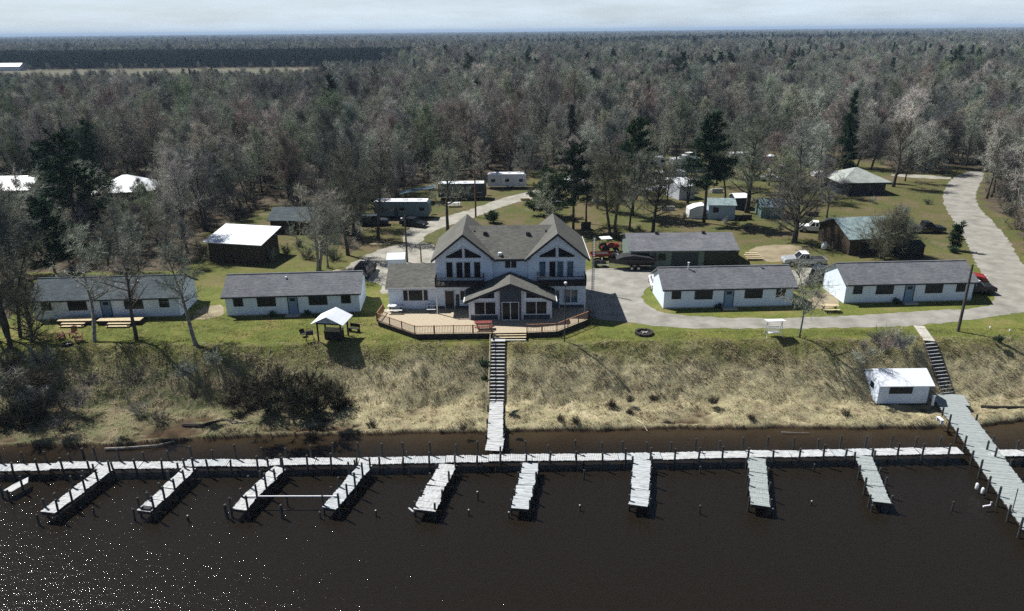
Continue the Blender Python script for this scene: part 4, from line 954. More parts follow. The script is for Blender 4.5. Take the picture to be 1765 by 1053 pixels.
# boom pipe between two piers
a = G(436, 862, -4.35); b = G(566, 862, -4.35)
t = thing('boom_pipe', 'long white pipe lying across the water between the third and fourth finger piers', 'pipe', (a[0], a[1], -3.98))
MB().tube([(-.5, 0, 0), (b[0]-a[0]+.9, b[1]-a[1], 0)], .055, 8).build('pipe', M['white_paint'], t); MB().tube([((b[0]-a[0])*.45, 0, -1.6), ((b[0]-a[0])*.45, 0, -.04)], .06, 6).build('strut', M['post'], t)
# free piles standing in the water
PILES = [(68, 905, .95), (163, 888, .7), (233, 898, 1.1), (325, 898, .5), (392, 893, 1.25), (487, 893, 1.2), (552, 893, .6), (648, 890, .55), (715, 889, .4), (823, 862, .8), (808, 888, .5), (877, 892, .5), (999, 880, .5), (1006, 826, .9), (1206, 886, .8), (1206, 815, .6), (1330, 886, .5), (1402, 812, .7), (1502, 882, .6), (1640, 880, .8), (1535, 878, .5), (148, 800, 1.6), (1398, 870, .35), (1006, 800, .9)]
PLAB = ['leftmost pile off the end of the first pier', 'low pile right of the first pier', 'tall pile off the end of the second pier', 'short stub right of the second pier', 'tall pile off the end of the third pier', 'tall pile midway along the boom pipe', 'low pile off the end of the fourth pier', 'thin pile between the fourth and fifth piers', 'short pile at the broken corner of the fifth pier', 'pile with pale cap left of the kinked pier', 'faint low pile below the pale-capped pile', 'low pile at the near left corner of the kinked pier', 'low pile midway between the kinked and upright piers', 'pile near the main dock between the kinked and upright piers', 'far out pile between the upright and plain piers', 'pile near the main dock between the upright and plain piers', 'low pile at the near right corner of the plain pier', 'pile near the main dock between the plain and leaning piers', 'low pile at the near left corner of the leaning pier', 'pile between the leaning pier and the wide ramp', 'low pile at the near right corner of the leaning pier', 'thick tall pile on the shore side of the main dock at the far left', 'faint stub far out between the plain and leaning piers', 'stout pile touching the main dock between the kinked and upright piers']
for (px, py, h), lb in zip(PILES, PLAB):
    x, y = G(px, py, -5); t = thing('mooring_pile', 'dark '+lb, 'pile', (x, y, -5), RND.uniform(0, 6), 'mooring piles standing in the water')
    rr = .11 if h > 1.1 else .075; MB().tube([(0, 0, -2), (0, 0, 0), (RND.uniform(-.08, .08), RND.uniform(-.05, .05), h)], [rr*1.1, rr, rr*.9], 8).build('shaft', M['post'], t)
    MB().tube([(0, 0, h-.02), (0, 0, h+.03)], rr*.8, 8).build('cap', M['concrete'] if 'pale cap' in lb or h < .6 else M['pole'], t)
# stairs and walkway down the bluff below the lodge
def stair(name, label, xt, yt, zt, xb, yb, zb, n, wd, tread_mat, rail=None):
    t = thing(name, label, 'stairs', (xt, yt, zt)); L_ = math.hypot(xb-xt, yb-yt); rz = math.atan2(yb-yt, xb-xt)+math.pi/2
    for i in range(n):
        u = (i+.5)/n; m = MB(); m.obox((xb-xt)*u, (yb-yt)*u, (zb-zt)*(i+1)/n+.12, wd, L_/n*.62, .05, rz=rz); m.build('tread', tread_mat, t)
    m = MB(); ln = math.hypot(L_, zb-zt); el = math.atan2(zt-zb, L_)
    for s in (-1, 1):
        c = Vector(((xb-xt)/2, (yb-yt)/2, (zb-zt)/2-.12)); off = Matrix.Rotation(rz, 3, 'Z') @ Vector((s*(wd/2-.04), 0, 0)); c = c+off
        m.obox(c.x, c.y, c.z, .07, ln, .26, rz=rz, rx=el)
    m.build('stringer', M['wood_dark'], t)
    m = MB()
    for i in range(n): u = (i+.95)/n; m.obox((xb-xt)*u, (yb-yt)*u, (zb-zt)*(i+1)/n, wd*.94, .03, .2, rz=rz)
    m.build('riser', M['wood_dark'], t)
    if rail:
        for s in rail:
            m = MB(); o = Matrix.Rotation(rz, 3, 'Z') @ Vector((s*(wd/2+.05), 0, 0))
            m.tube([(o.x, o.y+.3, .85), ((xb-xt)+o.x, (yb-yt)+o.y, zb-zt+.85)], .04, 5)
            for u in (0, .25, .5, .75, 1): m.tube([((xb-xt)*u+o.x, (yb-yt)*u+o.y, (zb-zt)*u-.2), ((xb-xt)*u+o.x, (yb-yt)*u+o.y, (zb-zt)*u+.86)], .035, 5)
            m.build('handrail', M['wood_tan'], t)
    return t
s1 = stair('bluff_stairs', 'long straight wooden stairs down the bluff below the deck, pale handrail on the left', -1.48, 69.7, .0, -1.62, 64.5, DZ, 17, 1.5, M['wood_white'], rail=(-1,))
MB().box(-.75, .75, 0, .75, .1, .16).build('landing', M['wood_white'], s1)
t = thing('walkway', 'bleached plank walkway from the foot of the long stairs to the main dock', 'walkway', (-1.62, 64.5, DZ))
ws = [(0, 0), (-.02, -3.6), (-.03, -7.0), (-.12, -9.15)]
for i in range(3): m = MB(); plank_run(m, ws[i][0]+(.1 if i == 2 else 0), ws[i][1], ws[i+1][0], ws[i+1][1]+.04, [1.35, 1.4, 1.5][i], .15, .016, .03, .008, .02+.01*i, seed=200+i); m.build('deck_section', M['wood_white'], t)
MB().box(-.62, -.54, -9.1, 0, -.26, -.03).box(.5, .58, -9.1, 0, -.26, -.03).build('frame', M['wood_dark'], t)
dock_posts(t, [(s_*.8, y_, .35, 0) for y_ in (-1.5, -4.2, -7) for s_ in (-1, 1)])
# right stairs, path, boathouse and wide ramp
pt = G(1575, 562); pb = G(1593, 588)
m = MB(); n = 5; rz = math.atan2(pb[1]-pt[1], pb[0]-pt[0])
t = thing('concrete_path', 'short pale concrete path leading from the road to the right stairs', 'path', (pt[0]+.55, pt[1], 0)); t['kind'] = 'structure'; del t['category']; del t['label']
for i in range(n): m.obox((pb[0]-pt[0])*(i+.5)/n, (pb[1]-pt[1])*(i+.5)/n, .02, math.dist(pt, pb)/n-.03, 1.05, .06, rz=rz)
m.build('slab', M['concrete'], t)
xs_, ys_ = pb[0]+.55, pb[1]-.1
stair('bluff_stairs', 'shorter weathered stairs down the bluff beside the white boathouse', xs_, ys_, .0, 43.6, 65.2, DZ, 15, 1.35, M['wood_grey'], rail=None)
rmp = thing('ramp_dock', 'wide grey-green plank ramp curving from the boathouse out over the water', 'dock', (42.1, 65.4, DZ))
rp_ = [(1.3, 0), (.6, -2.2), (-.1, -5.0), (-.95, -9.2), (-1.95, -13.4), (-2.9, -17.6), (-3.9, -22.5), (-5.1, -28)]
for i in range(len(rp_)-1):
    m = MB(); plank_run(m, *rp_[i], *rp_[i+1], 2.5 if i else 3.3, .17, .018, .05, .008, .012*(i % 3), seed=300+i); m.build('deck_section', M['wood_green'], rmp)
m = MB()
for i in range(1, len(rp_)-1):
    (xa, ya), (xb, yb) = rp_[i], rp_[i+1]; rz = math.atan2(yb-ya, xb-xa)
    for s in (-1, 1): m.obox((xa+xb)/2-math.sin(rz)*s*1.1, (ya+yb)/2+math.cos(rz)*s*1.1, -.17, math.dist(rp_[i], rp_[i+1]), .09, .24, rz=rz)
m.build('frame', M['wood_dark'], rmp)
sp = []
for k, y_ in enumerate(np.arange(-4, -24, -1.9)):
    xc = np.interp(-y_, [-q[1] for q in rp_], [q[0] for q in rp_]); sp.append((float(xc)-1.36, float(y_), .45+.25*(k % 2), 0)); 
    if k % 2: sp.append((float(xc)+1.36, float(y_)+.4, .5, 0))
dock_posts(rmp, sp)
x, y = G(1745, 880, DZ); t = thing('slim_pole', 'slim grey pole rising from the wide ramp near the right picture edge', 'pole', (x, y, DZ)); MB().tube([(0, 0, -.1), (.05, .1, 1.9)], .035, 6).build('shaft', M['pole'], t); MB().tube([(0, 0, -.02), (0, 0, .04)], .12, 8).build('base', M['pole'], t)
for k, (px, py) in enumerate(((1683, 838), (1693, 846))):
    x, y = G(px, py, -4.4); tag(MB().tube([(0, 0, 0), (.05, 0, .12), (.05, 0, .5), (0, 0, .6)], [.06, .13, .13, .05], 10).build('fender', M['white_paint'], smooth=True), 'white boat fender hanging on the left edge of the ramp, %s one' % ('upper' if k == 0 else 'lower'), 'fender', 'white fenders along the ramp').location = (x, y, -4.7)
x, y = G(1706, 872, -4.6); tag(MB().tube([(-.55, -.05, 0), (0, 0, .05), (.1, .05, .35)], .07, 8).build('bent_pipe', M['white_paint']), 'bent white pipe sticking out over the water from the ramp', 'pipe').location = (x, y, -4.6)
# boathouse
b0 = G(1513, 697, -4.2); b1 = G(1603, 700, -4.2); wB = math.dist(b0, b1)
bh = thing('boathouse', 'small white boathouse with white metal roof and one long dark window by the water', 'boathouse', (b0[0], b0[1]+.25, -4.25), 0)
m = MB(); m.prism([(0, 0), (3.2, 0), (3.2, 2.1), (1.6, 2.95), (0, 2.1)], 0, wB, 'x'); m.build('wall', M['white'], bh)
m = MB(); gable_roof(m, -.1, wB+.3, -.35, 3.5, 2.05, 3.05, .08); m.build('roof', M['metal_white'], bh)
window(bh, wB*.44, 1.15, wB*.43, .62, -.001, None, 1)
wd = MB().box(-.02, -.002, 1.0, 1.7, 1.1, 1.7).build('window', M['glass'], bh)
m = MB()
for xx in (.2, wB/2, wB-.2):
    for yy_ in (.2, 3.0): m.box(xx-.1, xx+.1, yy_-.1, yy_+.1, -1.2, -.01)
m.build('pier_post', M['wood_dark'], bh)
MB().box(-.1, wB+.1, -.06, 3.3, -.14, -.005).build('floor', M['wood_dark'], bh)
x, y = G(1606, 697, DZ); tag(MB().box(-.11, .11, -.1, .1, 0, .12).box(-.09, .09, -.08, .08, .12, .95).box(-.12, .12, -.11, .11, .95, 1.05).build('power_pedestal', M['white_paint']), 'white power pedestal at the front right corner of the boathouse', 'pedestal').location = (x, y-.1, DZ)
x, y = G(1625, 728, DZ); t = thing('bench', 'small white bench on the ramp in front of the boathouse', 'bench', (x-.3, y, DZ)); MB().box(-.15, .15, -.4, .4, .4, .44).build('seat', M['white_paint'], t); MB().box(-.13, .13, -.36, -.3, 0, .4).box(-.13, .13, .3, .36, 0, .4).build('leg', M['white_paint'], t)

# ------------------------------------------------------------------ vehicles
def wheel(parent, x, y, r_=.34, w_=.24, side=1):
    o = MB().disc((0, 0, 0), r_, (0, 1, 0), w_, 16).build('wheel', M['tyre'], parent); o.location = (x, y, r_)
    MB().disc((0, -side*(w_/2+.004) if side < 0 else w_/2+.004, 0), r_*.55, (0, 1, 0), .03, 10).build('rim', M['chrome'], o).location = (0, 0, 0); return o
def car(label, x, y, rz, paint, kind='car', cat='car', L_=4.6, W_=1.8, z=0, cargo=None, roofmat=None):
    t = thing('parked_'+kind, label, cat, (x, y, z), rz, 'vehicles parked in the yards')
    h = {'car': 1.42, 'suv': 1.72, 'pickup': 1.75, 'van': 1.95}[kind]; w2 = W_/2
    prof = {'car': [(-.5, .32), (.5, .32), (.5, .62), (.46, .78), (.24, .9), (-.4, .95), (-.5, .85)], 'suv': [(-.5, .36), (.5, .36), (.5, .8), (.44, .95), (.24, 1.05), (-.5, 1.08)], 'pickup': [(-.5, .45), (.5, .45), (.5, .85), (.46, 1.0), (.2, 1.1), (-.08, 1.1), (-.09, 1.02), (-.5, 1.02)], 'van': [(-.5, .35), (.5, .35), (.5, .8), (.42, 1.0), (.3, 1.1), (-.5, 1.1)]}[kind]
    MB().prism([(a*L_, b) for a, b in prof], -w2, w2, 'y').build('body', paint, t)
    cab = {'car': (-.36, .2, -.26, .06), 'suv': (-.49, .22, -.45, .1), 'pickup': (-.1, .2, -.07, .09), 'van': (-.49, .32, -.47, .2)}[kind]; zb = prof[-1][1] if kind != 'pickup' else 1.1
    x0, x1, x2, x3 = [c*L_ for c in cab]; zb -= .02
    g = MB(); n = len(g.v); a = w2-.06; b = w2-.2
    g.v += [(x0, -a, zb), (x1, -a, zb), (x1, a, zb), (x0, a, zb), (x2, -b, h-.05), (x3, -b, h-.05), (x3, b, h-.05), (x2, b, h-.05)]
    g.f += [(0, 3, 2, 1), (4, 5, 6, 7), (0, 1, 5, 4), (1, 2, 6, 5), (2, 3, 7, 6), (3, 0, 4, 7)]; g.build('window', M['glass'], t)
    rf = MB().box(x2-.03, x3+.03, -b-.03, b+.03, h-.049, h)
    for sx, xa, xb in ((0, x0, x2), (1, x1, x3)):
        for s in (-1, 1): rf.tube([(xa, s*a, zb), (xb, s*b, h-.03)], .045, 4)
    xm = (x2+x3)/2
    for s in (-1, 1): rf.tube([(xm, s*(a+.005), zb), (xm, s*(b+.01), h-.03)], .045, 4)
    rf.build('roof', roofmat or paint, t)
    if kind == 'pickup': MB().box(-.48*L_, -.12*L_, -w2+.08, w2-.08, 1.021, 1.03).build('bed', M['black_matt'], t)
    for sx in (-.32, .32):
        for s in (-1, 1): wheel(t, sx*L_, s*(w2-.1), .36 if kind != 'car' else .32, .24, s)
    for s in (-1, 1):
        MB().box(L_*.5-.03, L_*.5+.015, s*(w2-.32)-.16, s*(w2-.32)+.16, .62, .74).build('headlight', M['white_paint'], t); MB().box(-L_*.5-.015, -L_*.5+.03, s*(w2-.15)-.09, s*(w2-.15)+.09, .7, .86).build('taillight', M['red'], t)
    MB().box(L_*.5, L_*.5+.06, -w2+.05, w2-.05, .36, .5).box(-L_*.5-.06, -L_*.5, -w2+.05, w2-.05, .38, .52).build('bumper', M['chrome'] if kind == 'pickup' else M['black_matt'], t)
    return t
def at(px, py): return G(px, py)
x, y = at(626, 480); car('black SUV seen from behind on the gravel, behind the roof of the second cabin', x, y+1.8, R(84), M['black'], 'suv', 'SUV')
x, y = at(1388, 459); car('silver crew-cab pickup parked behind the cabin with two roof pipes', x, y+.8, R(176), M['silver'], 'pickup', 'pickup truck', 5.6, 1.95, roofmat=M['white_paint'])
x, y = at(1416, 484); car('dark blue-grey van tucked behind the left end of the rightmost cabin', x, y+1, R(60), M['dark_side'], 'suv', 'van', 4.6)
x, y = at(1128, 500); car('white car nosing out behind the left gable of the cabin with two roof pipes', x+.6, y+1.5, R(85), M['white_paint'], 'car')
x, y = at(1684, 496); car('red car parked beside the right end of the rightmost cabin', x+.2, y+3.0, R(-20), M['red'], 'car')
x, y = at(1688, 510); car('black pickup with white hood at the right end of the rightmost cabin', x-.4, y+1.2, R(-2), M['black'], 'pickup', 'pickup truck', 5.2, roofmat=M['white_paint'])
x, y = at(713, 391); car('black car on the gravel in front of the trailer with the long white roof', x, y+.5, R(-25), M['black'], 'car')
x, y = at(645, 389); car('dark green car in the shade under the tree, left of the black car', x, y+.5, R(5), M['dark_side'], 'suv')
x, y = at(1584, 402); car('dark pickup parked by the teal-roofed shed, nearest the road', x+1.2, y+.6, R(-4), M['black'], 'pickup', 'pickup truck', 5.6)
x, y = at(1540, 398); car('dark blue car between the teal-roofed shed and the dark pickup', x-.6, y+1.2, R(8), M['dark_side'], 'suv')
x, y = at(1190, 272); car('white car far back at the wood edge behind the tall pine', x, y, R(30), M['white_paint'], 'car')
x, y = at(1345, 298); car('white pickup parked in the far yard left of the hip-roofed house', x, y, R(8), M['white_paint'], 'pickup', 'pickup truck', 5.4)
x, y = at(1403, 288); car('teal-roofed van in the far yard just left of the tall spruce', x, y, R(-15), M['teal_side'], 'van', 'van', 5)
# travel trailers
def trailer(label, px, py, L_, W_, h, side, roofm=None, rz=0, stripe=None, bays=3):
    x, y = G(px, py); t = thing('travel_trailer', label, 'trailer', (x, y, 0), rz, 'travel trailers on the camping ground')
    m = MB(); m.prism([(0, .55), (L_-.25, .5), (L_, 1.0), (L_-.1, h-.3), (L_-.45, h), (.1, h), (0, h-.12)], 0, W_, 'y'); m.build('body', side, t)
    m = MB(); m.prism([(.02, h+.003), (L_-.42, h+.003), (L_-.5, h+.06), (.08, h+.06)], -.03, W_+.03, 'y'); ro = m.build('roof', roofm or M['metal_white'], t)
    for f in (.25, .55, .8): MB().box(f*L_-.35, f*L_+.35, W_*.35, W_*.65, h+.061, h+.24).build('roof_unit', M['white_paint'], ro)
    for k in range(bays):
        xx = L_*(.14+.72*k/max(1, bays-1)); wd = MB().box(xx-.42, xx+.42, -.025, -.003, 1.45, 2.05).build('window', M['glass'], t); MB().box(xx-.47, xx+.47, -.02, -.002, 1.38, 1.44).build('frame', M['chrome'], wd)
    MB().box(L_*.36, L_*.36+.65, -.03, -.002, .62, 2.3).build('door', M['trim'] if side is M['grey_side'] else M['dark_side'], t)
    for xx in (L_*.52, L_*.52+.85):
        for s in (0, 1): wheel(t, xx, .15 if s == 0 else W_-.15, .33, .2, -1 if s == 0 else 1)
    MB().tube([(L_, W_*.3, .5), (L_+1.1, W_/2, .5), (L_, W_*.7, .5)], .05, 4).build('hitch', M['black'], t)
    return t
trailer('long teal-sided travel trailer with white roof units, nearest the shade trees', 646, 378, 9.6, 2.5, 3.05, M['teal_side'], rz=R(-2))
trailer('dark-sided travel trailer with bright white roof, middle of the three', 756, 345, 9.2, 2.5, 3.1, M['dark_side'], rz=R(1), bays=4)
trailer('pale grey travel trailer at the wood edge, farthest of the three', 841, 326, 7.9, 2.4, 3.0, M['grey_side'], rz=R(0))
trailer('white travel trailer partly behind the pines, right of the white tent', 1133, 322, 6.2, 2.4, 2.9, M['grey_side'], rz=R(5))
trailer('low dark-sided trailer with grey roof left of the tall pine', 1143, 333, 5.6, 2.3, 2.6, M['dark_side'], rz=R(3))
trailer('white camper at the edge of the far yard, behind the tall pine', 1160, 297, 7, 2.4, 2.9, M['grey_side'], rz=R(14))
x, y = at(722, 350); t = thing('awning_annex', 'long sloping grey awning running left from the dark-sided trailer', 'awning', (x, y+1, 0), R(8))
MB().prism([(-3.6, 1.9), (3.2, 2.85), (3.2, 2.92), (-3.6, 1.97)], -1.5, 1.5, 'y').build('canopy', M['teal_side'], t)
for sx, hh in ((-3.4, 1.9), (3, 2.8)):
    for sy in (-1.4, 1.4): MB().tube([(sx, sy, 0), (sx, sy, hh)], .04, 5).build('post', M['chrome'], t)
x, y = at(782, 356); picnic_table('pale picnic table on the grass in front of the dark-sided trailer', x, y, 0, .05, M['trim'], M['wood_dark'], 2.4)
x, y = at(655, 421); tag(MB().box(-1.6, 1.6, -.35, .35, .0, .12).box(-1.5, 1.3, -.5, -.36, .0, .06).build('plank_stack', M['wood_tan']), 'long pale boards lying on the grass left of the pole', 'boards').location = (x, y, 0)
x, y = at(690, 372); t = thing('fishing_boat', 'small covered boat beside the teal-sided trailer', 'boat', (x, y, .3), R(10)); 
def hull(L_, W_, H_):
    m = MB(); n = 9; prev = []
    for i in range(n):
        u = i/(n-1); w_ = W_/2*(1-max(0, (u-.55)/.45)**2.0*.97); z0 = .0+.35*max(0, u-.6)**1.5
        m.v += [(u*L_-L_/2, -w_, H_), (u*L_-L_/2, -w_*.75, z0+.08), (u*L_-L_/2, 0, z0), (u*L_-L_/2, w_*.75, z0+.08), (u*L_-L_/2, w_, H_)]
        if i:
            b = (i-1)*5
            for k in range(4): m.f.append((b+k, b+5+k, b+6+k, b+k+1))
    m.f.append((0, 1, 2, 3, 4)); return m
hull(4.6, 1.7, .7).build('hull', M['black'], t); MB().prism([(-2.2, .7), (1.9, .7), (.6, 1.0), (-1.4, 1.05)], -.7, .7, 'y').build('cover', M['black_matt'], t)
# boat on trailer beside the garage
x, y = at(1092, 466); t = thing('motor_boat', 'long dark motor boat with cover on a trailer left of the garage front', 'boat', (x-.2, y+.9, 0), R(176))
hb = hull(6.0, 2.2, .85); o = hb.build('hull', M['black'], t); o.location = (0, 0, .65)
MB().prism([(-2.9, 1.5), (2.1, 1.5), (1.2, 1.85), (-.2, 2.05), (-2.4, 1.75)], -.92, .92, 'y').build('cover', M['black_matt'], t)
MB().box(-3.35, -3.0, -.2, .2, 1.1, 2.0).build('outboard_motor', M['black'], t)
m = MB(); m.box(-2.6, 3.0, -.5, -.42, .5, .6).box(-2.6, 3.0, .42, .5, .5, .6); m.tube([(3.0, -.46, .55), (4.3, 0, .5), (3.0, .46, .55)], .05, 4); m.build('trailer_frame', M['chrome'], t)
for xx in (-.9, 0):
    for s in (-1, 1): wheel(t, xx, s*1.0, .32, .2, s)
# red tractor-like mower and dark canopy
x, y = at(1050, 436); t = thing('red_tractor', 'red garden tractor with canopy parked behind the right gable', 'tractor', (x, y+.8, 0), R(10))
MB().prism([(-.2, .6), (1.4, .6), (1.5, .9), (1.4, 1.15), (.2, 1.2), (-.2, .9)], -.45, .45, 'y').build('hood', M['red'], t); MB().box(-1.1, -.2, -.6, .6, .5, .8).build('rear_body', M['red'], t)
for s in (-1, 1): wheel(t, -.7, s*.7, .6, .35, s); wheel(t, 1.1, s*.55, .32, .2, s)
MB().box(-.9, -.4, -.3, .3, .8, 1.3).build('seat', M['black'], t); MB().box(-1.3, .3, -.75, .75, 2.05, 2.12).build('canopy', M['metal_white'], t)
for sx in (-1.2, .2):
    for s in (-.65, .65): MB().tube([(sx, s, .7), (sx, s, 2.05)], .03, 5).build('post', M['black'], t)
x, y = at(1040, 448); t = thing('red_trailer', 'small red utility trailer with low sides beside the red tractor', 'trailer', (x-.2, y+.6, 0), R(5)); MB().box(-1.5, 1.5, -.7, .7, .5, .55).box(-1.5, 1.5, -.7, -.65, .55, .9).box(-1.5, 1.5, .65, .7, .55, .9).build('bed', M['red'], t); [wheel(t, 0, s*.85, .3, .2, s) for s in (-1, 1)]
MB().box(-.8, .9, -.5, .5, .551, .85).build('load', M['black_matt'], t)
for k, (px, py, lb) in enumerate(((1034, 461, 'dark four-wheeler on the gravel corner behind the lodge'), (1062, 448, 'dark four-wheeler between the red tractor and the covered boat'))):
    x, y = at(px, py); t = thing('four_wheeler', lb, 'quad bike', (x, y+.4, 0), .5*k)
    MB().prism([(-.9, .5), (.9, .5), (.8, .8), (.2, .85), (0, .7), (-.8, .9)], -.4, .4, 'y').build('body', M['black'], t); MB().box(-.6, 0, -.18, .18, .85, .95).build('seat', M['black_matt'], t); MB().tube([(.35, -.4, 1.15), (.3, 0, 1.0), (.35, .4, 1.15)], .03, 5).build('handlebar', M['chrome'], t)
    for sx in (-.6, .6):
        for s in (-1, 1): wheel(t, sx, s*.5, .28, .22, s)
# ------------------------------------------------------------------ outbuildings
def shed(name, label, cat, x, y, rz, w_, d, ez, kz, wall, roof, over=.3, axis='x', wins=(), doors=(), leanto=False, z=0):
    t = thing(name, label, cat, (x, y, z), rz); m = MB()
    if axis == 'x': m.prism([(0, -.1), (d, -.1), (d, ez), (d/2, kz-.1), (0, ez)], 0, w_, 'x')
    else: m.prism([(0, -.1), (w_, -.1), (w_, ez), (w_/2, kz-.1), (0, ez)], 0, d, 'y')
    m.build('wall', wall, t); r = MB()
    k = (kz-ez)/((d if axis == 'x' else w_)/2)
    gable_roof(r, -over, w_+over, -over, d+over, ez-k*over+.06, kz+.06, .1, axis); r.build('roof', roof, t)
    for (wx, wz, ww, wh) in wins: window(t, wx, wz, ww, wh, -.001)
    for (dx, dw, dh, mt) in doors:
        dd = MB().box(dx-dw/2, dx+dw/2, -.03, -.003, .02, dh).build('door', mt, t); MB().box(dx-dw/2-.06, dx+dw/2+.06, -.036, -.002, dh, dh+.08).build('frame', M['dark_trim'], dd)
    return t
# garage
yg = 94.4; x0 = G(1087, 455)[0]
d = ray(1085, 433); xg = d[0]*yg/d[1]; d = ray(1275, 432); xg2 = d[0]*yg/d[1]
t = shed('garage', 'long grey-roofed garage with dark open bays behind the cabin with two roof pipes', 'garage', xg+.3, yg+.3, R(0), xg2-xg-.6, 8.0, 2.5, 3.75, M['greenwall'], M['roof_grey'], .35, doors=((1.6, 1.6, 2.0, M['black_matt']), (7.3, 3.6, 2.05, M['dark_side']), (12.2, 4.6, 2.15, M['black'])), wins=((4.2, 1.1, .9, .8),))
for vx in (4.0, 10.5): MB().box(vx-.2, vx+.2, 3.6, 4.0, 3.6, 4.05).build('roof_vent', M['dark_trim'], t)
# lumber stack
x, y = at(1303, 450); t = thing('lumber_stack', 'stack of tan boards laid in rows on the dry grass behind the cabins', 'lumber', (x, y+.3, 0), R(-3))
for k in range(4): m = MB(); m.obox(0, k*.75, .3+.05*k, 2.3-.2*k, .35, .1); m.obox(0, k*.75, .12, 2.0, .3, .12); m.build('boards', M['wood_tan'], t)
MB().box(-.8, -.7, -.15, 2.5, 0, .06).box(.7, .8, -.15, 2.5, 0, .06).build('bearer', M['wood_dark'], t)
# white-roofed pavilion at left: open-sided timber shelter
P_ = [G(349, 417, 3.0), G(450, 423, 3.0), G(481, 389, 3.9), G(388, 385, 3.9)]
x0, y0 = P_[0]; ux = Vector((P_[1][0]-x0, P_[1][1]-y0)); rz = math.atan2(ux.y, ux.x); Lw = ux.length; _e = Vector((P_[3][0]-x0, P_[3][1]-y0)); _u = ux.normalized(); Ld = _u.x*_e.y-_u.y*_e.x; dxl = _u.dot(_e)
t = thing('log_building', 'brown timber building under a single bright white metal roof, left of centre', 'building', (x0, y0, 0), rz)
sh_ = math.tan(-.12)
m = MB(); n0 = len(m.v); dxs = dxl
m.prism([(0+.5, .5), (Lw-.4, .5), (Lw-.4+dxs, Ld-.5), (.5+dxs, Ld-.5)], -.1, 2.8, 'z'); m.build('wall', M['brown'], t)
m = MB(); m.v += [(0, 0, 2.9), (Lw, 0, 2.9), (Lw+dxs+.1, Ld, 3.8), (dxs+.1, Ld, 3.8), (0, 0, 3.0), (Lw, 0, 3.0), (Lw+dxs+.1, Ld, 3.9), (dxs+.1, Ld, 3.9)]; m.f += [(0, 3, 2, 1), (4, 5, 6, 7), (0, 1, 5, 4), (1, 2, 6, 5), (2, 3, 7, 6), (3, 0, 4, 7)]; m.build('roof', M['metal_white'], t)
m = MB()
for k in range(8): m.box(.5+k*(Lw-1)/7, .62+k*(Lw-1)/7, .42, .498, 0, 2.75)
m.build('post', M['wood_dark'], t)
x, y = at(468, 402); shed('grey_roofed_shed', 'low shed with grey-green roof in the trees behind the white-roofed timber building', 'shed', x, y, R(-3), 8.5, 6, 2.3, 3.6, M['brown'], M['roof_dark'], .4)
x, y = at(667, 470); shed('small_white_shed', 'tiny white-roofed shed on the gravel behind the annex', 'shed', x+.2, y-.2, R(3), 2.2, 2.9, 1.9, 2.35, M['white'], M['metal_white'], .12, 'x')
# houses in the wood, left
x, y = at(-20, 352); shed('wood_house', 'house with pale roof at the left picture edge, half hidden by trees', 'house', x-2, y, R(3), 10, 8, 2.8, 4.6, M['brown'], M['metal_white'], .5, wins=((3, 1, 1.2, 1), (7, 1, 1.2, 1)))
def hip_house(name, label, x, y, rz, w_, d, ez, kz, wall, roof, over=.6, ridge=.25):
    t = thing(name, label, 'house', (x, y, 0), rz); MB().box(0, w_, 0, d, -.1, ez).build('wall', wall, t)
    m = MB(); o = over; r0 = w_*(.5-ridge/2); r1 = w_*(.5+ridge/2)
    m.v += [(-o, -o, ez-.15), (w_+o, -o, ez-.15), (w_+o, d+o, ez-.15), (-o, d+o, ez-.15), (r0, d/2, kz), (r1, d/2, kz)]
    m.f += [(0, 1, 5, 4), (1, 2, 5), (2, 3, 4, 5), (3, 0, 4), (0, 3, 2, 1)]; m.build('roof', roof, t)
    for wx in (.2, .5, .8): window(t, w_*wx, 1.0, 1.2, 1.1, -.001)
    return t
x, y = at(168, 356); hip_house('wood_house', 'house with pale hipped roof inside the left wood, seen through bare branches', x, y, R(14), 9.5, 8.5, 2.7, 5.0, M['brown'], M['metal_white'], .8, .1)
x, y = at(1449, 336); hip_house('hip_roofed_house', 'dark-walled house with pale hipped roof near the top of the road', x, y, R(2), 8.6, 8, 2.6, 4.6, M['dark_side'], shingle('pale_shingles', (.42, .45, .42), (.3, .33, .31)), .8, .05)
x, y = at(1220, 378); shed('blue_white_shed', 'small blue-fronted white shed with one dark window behind the tall pine trunk', 'shed', x, y, R(-6), 4.4, 4.2, 2.5, 3.2, M['lightblue'], M['metal_teal'], .2, 'x', wins=((1.2, 1.3, .8, .7),))
x, y = at(1203, 378); tag(MB().box(-1.4, 1.2, 0, 2.6, 0, 1.6).prism([(-1.4, 1.6), (1.2, 1.6), (1.2, 2.3), (-.2, 2.1)], .02, 2.58, 'y').build('covered_load', M['white_paint']), 'white tarpaulin-covered load left of the blue-fronted shed', 'covered load').location = (x, y+.5, 0)
x, y = at(1170, 345); shed('pale_green_shed', 'pale shed half hidden by pine boughs left of the blue-fronted shed', 'shed', x, y, R(20), 3.4, 4.5, 2.6, 3.5, M['grey_side'], M['metal_white'], .2, 'x')
x, y = at(1266, 362); shed('dark_shed', 'narrow dark shed with white roof right of the blue-fronted shed', 'shed', x, y, R(4), 2.6, 3, 2.2, 2.7, M['dark_side'], M['metal_white'], .15, 'x')
x, y = at(1311, 376); shed('green_shed', 'green shed with light patched roof behind the spreading oak', 'shed', x, y, R(-4), 3.8, 4, 2.0, 3.0, M['green_shed'], M['metal_teal'], .2, 'x')
